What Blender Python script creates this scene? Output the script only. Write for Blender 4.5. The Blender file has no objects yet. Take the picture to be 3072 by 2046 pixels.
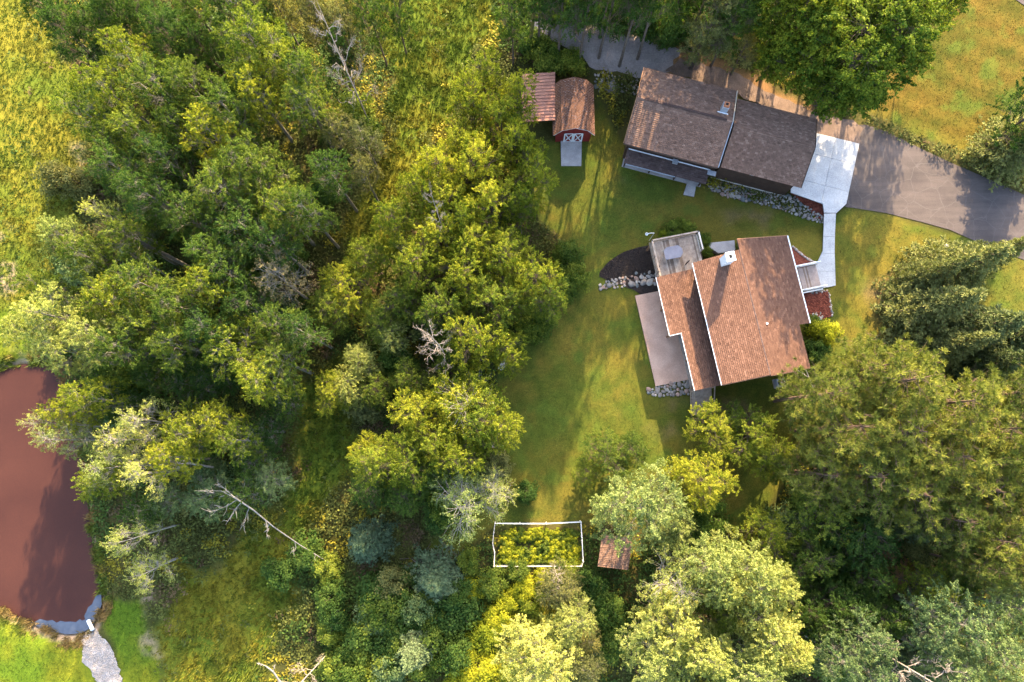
import bpy, bmesh, math, random
import numpy as np

# ------------------------------------------------------------------ camera, sky, sun, exposure
sc = bpy.context.scene
CAM_H = 68.5
FPX = 1536 / math.tan(math.radians(35))          # focal length in photo pixels
TILT = math.radians(8.0)
cam_d = bpy.data.cameras.new('camera'); cam = bpy.data.objects.new('camera', cam_d)
sc.collection.objects.link(cam); sc.camera = cam
cam_d.sensor_width = 36; cam_d.lens = 18 / math.tan(math.radians(35))
cam_d.clip_start = 0.5; cam_d.clip_end = 3000
cam.location = (0, 0, CAM_H); cam.rotation_euler = (TILT, 0, 0)

SUN_EL = math.radians(28.5)
SUN_H = np.array([0.21, 1.0]); SUN_H /= np.linalg.norm(SUN_H)      # horizontal direction towards the sun
SUN_DIR = np.array([SUN_H[0]*math.cos(SUN_EL), SUN_H[1]*math.cos(SUN_EL), math.sin(SUN_EL)])
world = bpy.data.worlds.new('World'); sc.world = world; world.use_nodes = True
wn = world.node_tree
bg = wn.nodes['Background']
sky = wn.nodes.new('ShaderNodeTexSky'); sky.sky_type = 'NISHITA'; sky.sun_disc = False
sky.sun_elevation = SUN_EL; sky.sun_rotation = math.atan2(SUN_H[0], SUN_H[1])
sky.air_density = 1.0; sky.dust_density = 3.0; sky.ozone_density = 1.0
wn.links.new(sky.outputs[0], bg.inputs[0]); bg.inputs[1].default_value = 0.15
sun_d = bpy.data.lights.new('sun', 'SUN'); sun = bpy.data.objects.new('sun', sun_d)
sc.collection.objects.link(sun)
sun_d.energy = 2.95; sun_d.angle = math.radians(0.6); sun_d.color = (1.0, 0.77, 0.48)
from mathutils import Vector
sun.rotation_euler = Vector((-SUN_DIR[0], -SUN_DIR[1], -SUN_DIR[2])).to_track_quat('-Z', 'Y').to_euler()
sun.location = (20, 80, 60)
sc.view_settings.view_transform = 'Standard'; sc.view_settings.look = 'None'
sc.view_settings.gamma = 1; sc.view_settings.use_curve_mapping = False
sc.view_settings.exposure = 2.90
sc.cycles.max_bounces = 5; sc.cycles.diffuse_bounces = 3; sc.cycles.transmission_bounces = 3
sc.cycles.glossy_bounces = 2; sc.cycles.transparent_max_bounces = 4
COL = sc.collection
rnd = random.Random(7)
RNG = np.random.default_rng(11)

# ------------------------------------------------------------------ numeric helpers
def smooth(a, b, x):
    t = np.clip((x - a) / (b - a), 0, 1); return t * t * (3 - 2 * t)
def _hash(ix, iy, s):
    n = (ix.astype(np.int64) * 374761393 + iy.astype(np.int64) * 668265263 + s * 1442695041) & 0x7fffffff
    n = ((n ^ (n >> 13)) * 1274126177) & 0x7fffffff
    return ((n ^ (n >> 16)) & 0xffff) / 65535.0
def vnoise(x, y, sc_, s=0):
    x = np.asarray(x, float) / sc_; y = np.asarray(y, float) / sc_
    ix = np.floor(x); iy = np.floor(y); fx = x - ix; fy = y - iy
    fx = fx*fx*(3-2*fx); fy = fy*fy*(3-2*fy)
    a = _hash(ix, iy, s); b = _hash(ix+1, iy, s); c = _hash(ix, iy+1, s); d = _hash(ix+1, iy+1, s)
    return (a*(1-fx)+b*fx)*(1-fy) + (c*(1-fx)+d*fx)*fy
def fnoise(x, y, sc_, s=0, o=4):
    t = 0; a = 0.5; k = 0
    for i in range(o):
        t = t + a * vnoise(x, y, sc_ / 2**i, s + i); k += a; a *= 0.5
    return t / k
def sdist(x, y, poly):
    """signed distance to a polygon, positive inside"""
    x = np.asarray(x, float); y = np.asarray(y, float)
    d = np.full(x.shape, 1e18); ins = np.zeros(x.shape, bool)
    n = len(poly)
    for i in range(n):
        ax, ay = poly[i]; bx, by = poly[(i+1) % n]
        ex, ey = bx-ax, by-ay
        t = np.clip(((x-ax)*ex + (y-ay)*ey) / (ex*ex+ey*ey+1e-12), 0, 1)
        d = np.minimum(d, (x-ax-ex*t)**2 + (y-ay-ey*t)**2)
        if abs(by-ay) > 1e-12:
            ins ^= ((ay > y) != (by > y)) & (x < (bx-ax)*(y-ay)/(by-ay) + ax)
    d = np.sqrt(d)
    return np.where(ins, d, -d)

def P(px, py, z=0.0):
    """photo pixel -> point of the site at height z"""
    u = (px-1536)/FPX; v = (1023-py)/FPX
    dy = v*math.cos(TILT)+math.sin(TILT); dz = v*math.sin(TILT)-math.cos(TILT)
    s = (CAM_H-z)/(-dz)
    return (u*s, dy*s)
def PP(pts, z=0.0): return [P(a, b, z) for a, b in pts]

# ------------------------------------------------------------------ terrain
PLATEAU = PP([(1560,-400),(1590,60),(1660,150),(1790,225),(1930,262),(2080,350),(2190,440),(2330,545),(2470,625),
              (2420,690),(2250,720),(2190,800),(2235,1000),(2270,1160),(2330,1260),(2480,1380),(2620,1700),(2700,2600),(4200,2600),(4200,-400)], 1.0)
POND_Z = -0.55
POND = PP([(-500,1135),(-60,1122),(0,1115),(60,1098),(140,1090),(178,1120),(190,1165),(205,1230),(235,1330),(252,1420),(258,1500),
           (272,1620),(288,1700),(303,1770),(305,1815),(278,1880),(245,1900),(200,1903),(150,1893),(110,1878),(60,1850),(0,1820),(-60,1805),(-500,1780)], POND_Z)
PATIO_PX = [(1905,887),(1985,873),(2080,1137),(1968,1158)]
def hf(x, y):
    x = np.asarray(x, float); y = np.asarray(y, float)
    s = sdist(x, y, PLATEAU)
    h = 2.0 * smooth(-3.0, 2.6, s)
    h = h + 0.35*(fnoise(x, y, 22, 3, 2)-0.5)*smooth(0, 25, -s)
    p = sdist(x, y, POND)
    h = h - 1.35*smooth(-1.6, 1.2, p)
    return h
def PG(px, py, off=0.0):
    z = 0.0
    for _ in range(14):
        x, y = P(px, py, z); z = 0.5*z + 0.5*float(hf(np.array([x]), np.array([y]))[0])
    x, y = P(px, py, z)
    return (x, y, z+off)
def gz(x, y): return float(hf(np.array([x]), np.array([y]))[0])

# ------------------------------------------------------------------ object helpers
def tag(o, label=None, cat=None, group=None, kind=None):
    if label: o['label'] = label
    if cat: o['category'] = cat
    if group: o['group'] = group
    if kind: o['kind'] = kind
    return o
def empty(name, loc, label=None, cat=None, group=None):
    o = bpy.data.objects.new(name, None); COL.objects.link(o); o.location = loc
    o.empty_display_size = 0.3
    return tag(o, label, cat, group)
ORG = {}
def origin(o):
    if o is None: return np.zeros(3)
    p = o
    while p.parent: p = p.parent
    return np.array(p.location)
def link_mesh(name, me, parent=None):
    o = bpy.data.objects.new(name, me); COL.objects.link(o)
    if parent: o.parent = parent
    return o
def np_mesh(name, V, F, mat=None, attr=None, smooth_=False):
    """V (n,3); F (m,k) or list of such arrays; attr dict name->per-point (float or colour)"""
    V = np.asarray(V, np.float32)
    Fs = [np.asarray(f, np.int32) for f in (F if isinstance(F, list) else [F]) if len(f)]
    me = bpy.data.meshes.new(name)
    me.vertices.add(len(V)); me.vertices.foreach_set('co', V.ravel())
    loops = np.concatenate([f.ravel() for f in Fs])
    tot = np.concatenate([np.full(len(f), f.shape[1], np.int32) for f in Fs])
    start = np.concatenate([[0], np.cumsum(tot)[:-1]]).astype(np.int32)
    me.loops.add(len(loops)); me.loops.foreach_set('vertex_index', loops)
    me.polygons.add(len(tot)); me.polygons.foreach_set('loop_start', start)
    try: me.polygons.foreach_set('loop_total', tot)
    except Exception: pass
    if attr:
        for k, a in attr.items():
            a = np.asarray(a, np.float32)
            if a.ndim == 1:
                at = me.attributes.new(k, 'FLOAT', 'POINT'); at.data.foreach_set('value', a)
            else:
                at = me.attributes.new(k, 'FLOAT_COLOR', 'POINT')
                if a.shape[1] == 3: a = np.concatenate([a, np.ones((len(a), 1), np.float32)], 1)
                at.data.foreach_set('color', a.ravel())
    me.update(calc_edges=True); me.validate()
    if mat: me.materials.append(mat)
    if smooth_: me.polygons.foreach_set('use_smooth', np.ones(len(me.polygons), bool))
    return me

class MB:
    """collects simple solids in site coordinates and links them as one mesh"""
    def __init__(s): s.v = []; s.f = []
    def add(s, vs, fs):
        n = len(s.v); s.v += [tuple(map(float, p)) for p in vs]; s.f += [tuple(i+n for i in f) for f in fs]; return s
    def hexa(s, b, t):
        return s.add(list(b)+list(t), [(3,2,1,0),(4,5,6,7),(0,1,5,4),(1,2,6,5),(2,3,7,6),(3,0,4,7)])
    def box(s, fr, u0, u1, v0, v1, z0, z1):
        c = [(u0,v0),(u1,v0),(u1,v1),(u0,v1)]
        return s.hexa([fr(a,b,z0) for a,b in c], [fr(a,b,z1) for a,b in c])
    def bar(s, p, q, w, h=None, up=(0,0,1)):
        h = h or w
        p = np.array(p, float); q = np.array(q, float); d = q-p; d /= np.linalg.norm(d)+1e-9
        up = np.array(up, float)
        if abs(d@up) > 0.95: up = np.array((1.0,0,0))
        r = np.cross(d, up); r /= np.linalg.norm(r); n = np.cross(r, d)
        k = [r*a*w/2+n*b*h/2 for a, b in ((-1,-1),(1,-1),(1,1),(-1,1))]
        return s.hexa([p+i for i in k], [q+i for i in k])
    def prism(s, poly, z0, z1):
        n = len(poly)
        return s.add([(x,y,z0) for x,y in poly]+[(x,y,z1) for x,y in poly],
            [tuple(range(n-1,-1,-1)), tuple(range(n,2*n))]+[(i,(i+1)%n,n+(i+1)%n,n+i) for i in range(n)])
    def tube(s, pts, r, n=8, cap=True):
        pts = [np.array(p, float) for p in pts]
        rs = r if isinstance(r, (list, tuple)) else [r]*len(pts)
        base = len(s.v)
        for i, p in enumerate(pts):
            d = pts[min(i+1,len(pts)-1)]-pts[max(i-1,0)]; d /= np.linalg.norm(d)+1e-9
            a = np.cross(d, (0,0,1.0)) if abs(d[2]) < 0.95 else np.cross(d, (1.0,0,0))
            a /= np.linalg.norm(a); b = np.cross(d, a)
            for k in range(n):
                t = 2*math.pi*k/n; s.v.append(tuple(p+rs[i]*(a*math.cos(t)+b*math.sin(t))))
        for i in range(len(pts)-1):
            for k in range(n):
                s.f.append((base+i*n+k, base+i*n+(k+1)%n, base+(i+1)*n+(k+1)%n, base+(i+1)*n+k))
        if cap:
            s.f.append(tuple(base+k for k in range(n-1,-1,-1))); m = base+(len(pts)-1)*n
            s.f.append(tuple(m+k for k in range(n)))
        return s
    def build(s, name, mat, parent=None, kind=None, bevel=0.0):
        o_ = origin(parent)
        me = bpy.data.meshes.new(name)
        me.from_pydata([tuple(np.array(p)-o_) for p in s.v], [], s.f)
        bm = bmesh.new(); bm.from_mesh(me); bmesh.ops.recalc_face_normals(bm, faces=bm.faces)
        if bevel: bmesh.ops.bevel(bm, geom=list(bm.edges), offset=bevel, segments=1, affect='EDGES')
        bm.to_mesh(me); bm.free()
        me.materials.append(mat)
        o = link_mesh(name, me, parent)
        if kind: o['kind'] = kind
        return o
def frame(ang, ox=0, oy=0):
    c, s = math.cos(math.radians(ang)), math.sin(math.radians(ang))
    return lambda u, v, z=0.0: (ox+c*u-s*v, oy+s*u+c*v, z)

# ------------------------------------------------------------------ materials
def new_mat(name):
    m = bpy.data.materials.new(name); m.use_nodes = True
    return m, m.node_tree, m.node_tree.nodes['Principled BSDF']
def N(nt, t, **k):
    n = nt.nodes.new(t)
    for a, b in k.items():
        if a.startswith('i_'): n.inputs[a[2:]].default_value = b
        else: setattr(n, a, b)
    return n
def coords(nt, obj=False):
    if obj: return N(nt, 'ShaderNodeTexCoord').outputs['Object']
    return N(nt, 'ShaderNodeNewGeometry').outputs['Position']
def noise(nt, scale, detail=4, rough=0.6, vec=None):
    n = N(nt, 'ShaderNodeTexNoise'); n.inputs['Scale'].default_value = scale
    n.inputs['Detail'].default_value = detail; n.inputs['Roughness'].default_value = rough
    nt.links.new(vec if vec is not None else coords(nt), n.inputs['Vector']); return n
def ramp(nt, fac, stops):
    r = N(nt, 'ShaderNodeValToRGB'); e = r.color_ramp.elements
    while len(e) < len(stops): e.new(0.5)
    for i, (p, c) in enumerate(stops):
        e[i].position = p; e[i].color = (*c, 1) if len(c) == 3 else c
    nt.links.new(fac, r.inputs[0]); return r.outputs[0]
def mix(nt, a, b, fac, mode='MIX'):
    m = N(nt, 'ShaderNodeMix', data_type='RGBA', blend_type=mode)
    for sock, val in ((m.inputs[6], a), (m.inputs[7], b), (m.inputs[0], fac)):
        if isinstance(val, (int, float)): sock.default_value = val
        elif isinstance(val, tuple): sock.default_value = (*val, 1) if len(val) == 3 else val
        else: nt.links.new(val, sock)
    return m.outputs[2]
def bump(nt, bsdf, h, strength, dist):
    b = N(nt, 'ShaderNodeBump'); b.inputs['Strength'].default_value = strength; b.inputs['Distance'].default_value = dist
    nt.links.new(h, b.inputs['Height']); nt.links.new(b.outputs[0], bsdf.inputs['Normal'])
def plain(name, c1, c2, scale=3.0, rough=0.8, bs=0.3, bd=0.02, fine=20.0, metal=0.0, rough2=0.6):
    """two-tone noisy surface with fine relief"""
    m, nt, b = new_mat(name)
    n1 = noise(nt, scale, 5, rough2); n2 = noise(nt, fine, 4, 0.7)
    c = ramp(nt, n1.outputs[0], [(0.32, c1), (0.68, c2)])
    c = mix(nt, c, ramp(nt, n2.outputs[0], [(0.3, (0.72,0.72,0.72)), (0.7, (1.2,1.2,1.2))]), 1.0, 'MULTIPLY')
    nt.links.new(c, b.inputs['Base Color']); b.inputs['Roughness'].default_value = rough
    b.inputs['Metallic'].default_value = metal
    b.inputs['Specular IOR Level'].default_value = 0.3
    bump(nt, b, n2.outputs[0], bs, bd)
    return m
def leaf_mat(name, ca, cb, transl=0.3, spread=0.35):
    m, nt, b = new_mat(name)
    at = N(nt, 'ShaderNodeAttribute', attribute_name='var')
    oi = N(nt, 'ShaderNodeObjectInfo')
    c = ramp(nt, at.outputs['Fac'], [(0.0, ca), (1.0, cb)])
    br = ramp(nt, oi.outputs['Random'], [(0.0, (1-spread,1-spread*0.7,1-spread*0.5)), (1.0, (1+spread,1+spread*0.75,1+spread*0.3))])
    c = mix(nt, c, br, 1.0, 'MULTIPLY')
    nt.links.new(c, b.inputs['Base Color']); b.inputs['Roughness'].default_value = 0.7
    b.inputs['Specular IOR Level'].default_value = 0.06
    tr = N(nt, 'ShaderNodeBsdfTranslucent'); tc = mix(nt, c, (1.12,1.22,0.5), 1.0, 'MULTIPLY'); nt.links.new(tc, tr.inputs[0])
    ms = N(nt, 'ShaderNodeMixShader'); ms.inputs[0].default_value = transl
    nt.links.new(b.outputs[0], ms.inputs[1]); nt.links.new(tr.outputs[0], ms.inputs[2])
    nt.links.new(ms.outputs[0], nt.nodes['Material Output'].inputs[0])
    return m
def attr_leaf_mat(name, transl=0.25):
    m, nt, b = new_mat(name)
    at = N(nt, 'ShaderNodeAttribute', attribute_name='gcol')
    nt.links.new(at.outputs['Color'], b.inputs['Base Color']); b.inputs['Roughness'].default_value = 0.8
    b.inputs['Specular IOR Level'].default_value = 0.15
    tr = N(nt, 'ShaderNodeBsdfTranslucent'); nt.links.new(at.outputs['Color'], tr.inputs[0])
    ms = N(nt, 'ShaderNodeMixShader'); ms.inputs[0].default_value = transl
    nt.links.new(b.outputs[0], ms.inputs[1]); nt.links.new(tr.outputs[0], ms.inputs[2])
    nt.links.new(ms.outputs[0], nt.nodes['Material Output'].inputs[0])
    return m
M = {}
M['bark'] = plain('bark_brown', (0.07,0.05,0.035), (0.15,0.115,0.085), 6, 0.9, 0.6, 0.03, 30)
M['bark_pale'] = plain('bark_pale', (0.20,0.18,0.15), (0.35,0.315,0.265), 5, 0.85, 0.4, 0.02, 22)
M['bark_aspen'] = plain('bark_aspen', (0.13,0.12,0.09), (0.27,0.24,0.18), 5, 0.9, 0.4, 0.02, 22)
M['bark_grey'] = plain('bark_grey', (0.13,0.12,0.10), (0.25,0.225,0.195), 5, 0.9, 0.5, 0.02, 25)
M['bark_red'] = plain('bark_pine', (0.09,0.055,0.038), (0.17,0.105,0.07), 6, 0.9, 0.6, 0.03, 25)
M['deadwood'] = plain('dead_wood', (0.22,0.18,0.145), (0.36,0.30,0.25), 6, 0.9, 0.4, 0.02, 25)
M['green'] = leaf_mat('leaves_green', (0.036,0.076,0.012), (0.205,0.235,0.036), 0.42)
M['yellow'] = leaf_mat('leaves_yellow_green', (0.066,0.108,0.009), (0.330,0.325,0.036), 0.42)
M['pale'] = leaf_mat('leaves_pale', (0.110,0.148,0.034), (0.430,0.425,0.125), 0.4)
M['dark'] = leaf_mat('leaves_dark_green', (0.021,0.056,0.012), (0.100,0.148,0.029), 0.4)
M['olive'] = leaf_mat('leaves_olive', (0.060,0.072,0.022), (0.240,0.220,0.070))
M['bluegreen'] = leaf_mat('leaves_blue_green', (0.036,0.074,0.028), (0.175,0.222,0.085))
M['maple'] = leaf_mat('leaves_maple', (0.030,0.068,0.007), (0.205,0.220,0.020))
M['beige'] = leaf_mat('leaves_withered', (0.16,0.135,0.065), (0.38,0.30,0.15))
M['gold'] = leaf_mat('leaves_gold', (0.12,0.150,0.010), (0.33,0.325,0.022))
M['pine'] = leaf_mat('needles_pine', (0.042,0.066,0.013), (0.205,0.212,0.040), 0.22)
M['spruce'] = leaf_mat('needles_spruce', (0.042,0.064,0.022), (0.215,0.225,0.080), 0.18)
M['bluespruce'] = leaf_mat('needles_blue_spruce', (0.040,0.074,0.032), (0.165,0.210,0.105), 0.12)
M['cover'] = attr_leaf_mat('ground_cover')
M['concrete'] = plain('concrete_pale', (0.31,0.315,0.32), (0.46,0.46,0.455), 0.6, 0.85, 0.15, 0.01, 9, 0, 0.75)
M['concrete_old'] = plain('concrete_weathered', (0.30,0.27,0.25), (0.42,0.38,0.35), 1.2, 0.9, 0.2, 0.01, 16)
M['patio'] = plain('concrete_patio', (0.47,0.285,0.195), (0.62,0.395,0.28), 0.7, 0.9, 0.25, 0.01, 22)
M['wood_grey'] = plain('wood_weathered', (0.24,0.175,0.13), (0.42,0.335,0.26), 2.5, 0.85, 0.3, 0.01, 30)
M['wood_tan'] = plain('wood_tan', (0.34,0.26,0.19), (0.52,0.42,0.33), 2.5, 0.85, 0.3, 0.01, 30)
M['wood_umber'] = plain('wood_umber', (0.15,0.105,0.075), (0.26,0.19,0.14), 2.5, 0.85, 0.3, 0.01, 30)
M['wood_brown'] = plain('wood_brown', (0.20,0.10,0.05), (0.34,0.18,0.09), 3, 0.8, 0.3, 0.01, 30)
M['wood_dark'] = plain('siding_brown', (0.055,0.032,0.022), (0.085,0.052,0.036), 2, 0.8, 0.3, 0.01, 25)
M['wood_pale'] = plain('wood_pale', (0.52,0.46,0.38), (0.68,0.62,0.52), 3, 0.8, 0.2, 0.01, 25)
M['composite'] = plain('deck_composite', (0.27,0.21,0.18), (0.36,0.29,0.25), 2.5, 0.7, 0.2, 0.01, 30)
M['white'] = plain('paint_white', (0.70,0.70,0.68), (0.82,0.82,0.80), 3, 0.55, 0.1, 0.005, 18)
M['grey_metal'] = plain('metal_grey', (0.30,0.31,0.33), (0.40,0.41,0.43), 3, 0.45, 0.1, 0.005, 20, 0.3)
M['dark_metal'] = plain('metal_dark', (0.035,0.035,0.04), (0.06,0.06,0.065), 3, 0.5, 0.1, 0.005, 20)
M['red'] = plain('barn_red', (0.16,0.014,0.012), (0.24,0.026,0.020), 2, 0.75, 0.25, 0.01, 25)
M['brick'] = plain('brick_orange', (0.30,0.11,0.05), (0.42,0.17,0.08), 8, 0.85, 0.4, 0.01, 30)
M['tin'] = plain('roof_sheet_red', (0.34,0.15,0.10), (0.46,0.22,0.15), 1.2, 0.55, 0.15, 0.01, 12)
M['black'] = plain('black_void', (0.008,0.008,0.008), (0.014,0.014,0.014), 3, 0.9, 0.1, 0.005, 18)
M['rock'] = plain('rock_grey', (0.13,0.11,0.095), (0.33,0.285,0.24), 1.1, 0.9, 0.5, 0.03, 12)
M['rock_pale'] = plain('rock_pale', (0.26,0.225,0.19), (0.48,0.42,0.355), 1.6, 0.9, 0.5, 0.03, 12)
M['rock_dark'] = plain('rock_green_grey', (0.09,0.10,0.095), (0.22,0.22,0.20), 1.3, 0.9, 0.5, 0.03, 12)
M['rock_pink'] = plain('rock_pinkish', (0.22,0.14,0.105), (0.38,0.265,0.205), 1.6, 0.9, 0.5, 0.03, 12)
M['mulch_dark'] = plain('mulch_dark', (0.020,0.014,0.011), (0.052,0.036,0.028), 8, 0.95, 1.0, 0.06, 30)
M['mulch_red'] = plain('mulch_red', (0.12,0.028,0.016), (0.27,0.075,0.042), 6, 0.95, 1.0, 0.06, 26)
M['gravel'] = plain('gravel_brown', (0.185,0.150,0.130), (0.31,0.255,0.225), 0.45, 0.95, 0.8, 0.04, 9, 0, 0.75)
M['white_gravel'] = plain('gravel_pale', (0.27,0.235,0.205), (0.42,0.37,0.33), 1.5, 0.95, 0.8, 0.05, 9)
M['glass_table'] = plain('frosted_table_glass', (0.15,0.145,0.17), (0.21,0.20,0.225), 2, 0.4, 0.05, 0.005, 20)
M['orange'] = plain('plastic_orange', (0.55,0.30,0.08), (0.62,0.36,0.12), 3, 0.5, 0.1, 0.005, 20)
def glass_mat():
    m, nt, b = new_mat('window_glass'); n = noise(nt, 2)
    nt.links.new(ramp(nt, n.outputs[0], [(0.3,(0.02,0.025,0.03)),(0.7,(0.04,0.045,0.05))]), b.inputs['Base Color'])
    b.inputs['Roughness'].default_value = 0.08; b.inputs['Specular IOR Level'].default_value = 0.8
    return m
M['glass'] = glass_mat()
def shingle_mat(name, ca, cb, cc):
    m, nt, b = new_mat(name)
    at = N(nt, 'ShaderNodeAttribute', attribute_name='var')
    c = ramp(nt, at.outputs['Fac'], [(0.0, ca), (0.55, cb), (1.0, cc)])
    n1 = noise(nt, 0.9, 5, 0.65); n2 = noise(nt, 45, 3, 0.7)
    c = mix(nt, c, ramp(nt, n1.outputs[0], [(0.3,(0.87,0.87,0.88)),(0.7,(1.11,1.10,1.09))]), 1.0, 'MULTIPLY')
    c = mix(nt, c, ramp(nt, n2.outputs[0], [(0.3,(0.75,0.75,0.75)),(0.7,(1.25,1.25,1.25))]), 1.0, 'MULTIPLY')
    nt.links.new(c, b.inputs['Base Color']); b.inputs['Roughness'].default_value = 0.95
    b.inputs['Specular IOR Level'].default_value = 0.15
    bump(nt, b, n2.outputs[0], 0.4, 0.01)
    return m
M['shingle'] = shingle_mat('shingles_brown', (0.080,0.041,0.027), (0.130,0.069,0.046), (0.200,0.111,0.076))
M['shingle_up'] = shingle_mat('shingles_taupe', (0.105,0.061,0.042), (0.182,0.110,0.077), (0.28,0.182,0.131))
M['shingle_dark'] = shingle_mat('shingles_dark', (0.06,0.038,0.032), (0.10,0.068,0.058), (0.15,0.105,0.09))
def asphalt_mat():
    m, nt, b = new_mat('asphalt')
    n1 = noise(nt, 0.35, 5, 0.6); n2 = noise(nt, 30, 4, 0.8)
    mp = N(nt, 'ShaderNodeMapping'); mp.inputs['Rotation'].default_value = (0,0,math.radians(27)); mp.inputs['Scale'].default_value = (0.10,1.1,1)
    nt.links.new(coords(nt), mp.inputs[0]); n3 = noise(nt, 1.0, 4, 0.6, mp.outputs[0])
    c = ramp(nt, n1.outputs[0], [(0.3,(0.056,0.047,0.046)),(0.7,(0.088,0.073,0.068))])
    c = mix(nt, c, ramp(nt, n3.outputs[0], [(0.35,(0.82,0.82,0.82)),(0.65,(1.2,1.17,1.14))]), 1.0, 'MULTIPLY')
    c = mix(nt, c, ramp(nt, n2.outputs[0], [(0.3,(0.7,0.7,0.7)),(0.75,(1.35,1.33,1.3))]), 1.0, 'MULTIPLY')
    v = N(nt, 'ShaderNodeTexVoronoi', feature='DISTANCE_TO_EDGE'); v.inputs['Scale'].default_value = 0.55
    nw = noise(nt, 1.2, 4); wv = mix(nt, coords(nt), nw.outputs[1], 0.35, 'ADD'); nt.links.new(wv, v.inputs['Vector'])
    cr = ramp(nt, v.outputs['Distance'], [(0.0,(1,1,1)),(0.018,(0,0,0))])
    c = mix(nt, c, (0.12,0.105,0.10), mix(nt, (0,0,0), cr, 0.45))
    nt.links.new(c, b.inputs['Base Color']); b.inputs['Roughness'].default_value = 0.9
    b.inputs['Specular IOR Level'].default_value = 0.2
    bump(nt, b, n2.outputs[0], 0.4, 0.01)
    return m
M['asphalt'] = asphalt_mat()
def ground_mat():
    m, nt, b = new_mat('ground_soil_and_grass')
    at = N(nt, 'ShaderNodeAttribute', attribute_name='gcol')
    n1 = noise(nt, 1.6, 6, 0.7); n2 = noise(nt, 9, 5, 0.75); n3 = noise(nt, 28, 3, 0.8)
    c = mix(nt, at.outputs['Color'], ramp(nt, n1.outputs[0], [(0.3,(0.80,0.84,0.85)),(0.7,(1.2,1.15,1.1))]), 1.0, 'MULTIPLY')
    c = mix(nt, c, ramp(nt, n2.outputs[0], [(0.3,(0.62,0.67,0.68)),(0.7,(1.42,1.34,1.26))]), 1.0, 'MULTIPLY')
    c = mix(nt, c, ramp(nt, n3.outputs[0], [(0.3,(0.5,0.54,0.56)),(0.7,(1.55,1.48,1.4))]), 1.0, 'MULTIPLY')
    nt.links.new(c, b.inputs['Base Color']); b.inputs['Roughness'].default_value = 1.0
    b.inputs['Specular IOR Level'].default_value = 0.05
    hs = mix(nt, n2.outputs[0], n3.outputs[0], 0.5)
    bump(nt, b, hs, 0.5, 0.06)
    return m
M['ground'] = ground_mat()
def film_mat():
    m, nt, b = new_mat('pond_film')
    n1 = noise(nt, 0.25, 4, 0.6); n2 = noise(nt, 14, 4, 0.8)
    c = ramp(nt, n1.outputs[0], [(0.3,(0.038,0.0145,0.011)),(0.7,(0.050,0.019,0.0135))])
    c = mix(nt, c, ramp(nt, n2.outputs[0], [(0.3,(0.8,0.8,0.85)),(0.7,(1.2,1.2,1.15))]), 1.0, 'MULTIPLY')
    nt.links.new(c, b.inputs['Base Color']); b.inputs['Roughness'].default_value = 0.5
    b.inputs['Specular IOR Level'].default_value = 0.10
    bump(nt, b, n2.outputs[0], 0.12, 0.01)
    return m
M['film'] = film_mat()
def water_mat():
    m, nt, b = new_mat('pond_water')
    n2 = noise(nt, 3, 3, 0.6)
    nt.links.new(ramp(nt, n2.outputs[0], [(0.3,(0.055,0.065,0.085)),(0.7,(0.07,0.082,0.105))]), b.inputs['Base Color'])
    b.inputs['Roughness'].default_value = 0.06; b.inputs['Specular IOR Level'].default_value = 0.6
    bump(nt, b, n2.outputs[0], 0.05, 0.02)
    return m
M['water'] = water_mat()

# ------------------------------------------------------------------ the ground sheet
LAWN = [PP(p, 0.6) for p in (
  [(1790,280),(1870,430),(2130,560),(2380,640),(2480,650),(2530,635),(2640,650),(2800,700),(3072,790),(3300,830),(3300,1250),(2900,1150),(2600,1150),(2480,1250),
   (2400,1400),(2280,1560),(2200,1600),(1990,1600),(1760,1570),(1480,1575),(1300,1730),(1250,1680),(1380,1540),(1520,1420),(1470,1330),(1500,1080),(1620,960),(1720,850),(1690,720),(1600,620),(1560,500),(1640,410),(1780,420)],
  [(2560,350),(2640,200),(2860,-80),(3500,-80),(3500,700),(3060,545),(2900,490),(2750,430)])]
GREEN = [PP(p, 0.0) for p in (
  [(-300,1760),(0,1830),(80,1870),(160,1900),(250,1915),(290,2000),(330,2200),(-300,2200)],
  [(300,1860),(330,1800),(420,1800),(470,1950),(480,2200),(380,2200),(350,1990)],
  [(-300,900),(60,930),(130,1010),(120,1070),(0,1105),(-300,1130)])]
MEADOW = [PP(p, 0.3) for p in (
  [(-300,-300),(150,-300),(190,60),(230,250),(280,480),(260,600),(190,700),(120,860),(60,930),(-300,900)],
  [(1130,-200),(1500,-200),(1480,130),(1420,170),(1300,420),(1230,620),(1190,760),(1010,850),(1030,700),(1150,480),(1160,250)],
  [(900,1150),(1060,1060),(1040,1350),(1000,1480),(860,1640),(900,1760),(840,1900),(760,2100),(430,2200),(480,1900),(520,1720),(640,1700),(760,1600),(880,1400)],
  [(1430,1740),(1730,1740),(1760,1900),(1600,2200),(1400,2200),(1380,1950)])]
SOIL = [PP(p, 0.3) for p in (
  [(205,430),(245,440),(250,560),(215,560)], [(-50,640),(20,700),(40,860),(-50,880)], [(55,1040),(150,1010),(190,1080),(240,1180),(215,1190),(150,1085),(70,1085)],
  [(410,1760),(450,1780),(475,1960),(450,1960),(425,1870)], [(90,0),(140,0),(130,40),(90,30)])]
WORN = [PP(p, 1.0) for p in (
  [(2180,630),(2300,640),(2290,690),(2190,680)], [(1890,540),(1935,545),(1930,575),(1895,570)], [(2170,1170),(2290,1180),(2260,1260),(2190,1240)],
  [(1900,1230),(2040,1200),(2110,1250),(2000,1290)], [(2590,860),(2700,820),(2720,920),(2640,960)], [(1400,1640),(1470,1640),(1475,1720),(1410,1720)])]
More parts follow.
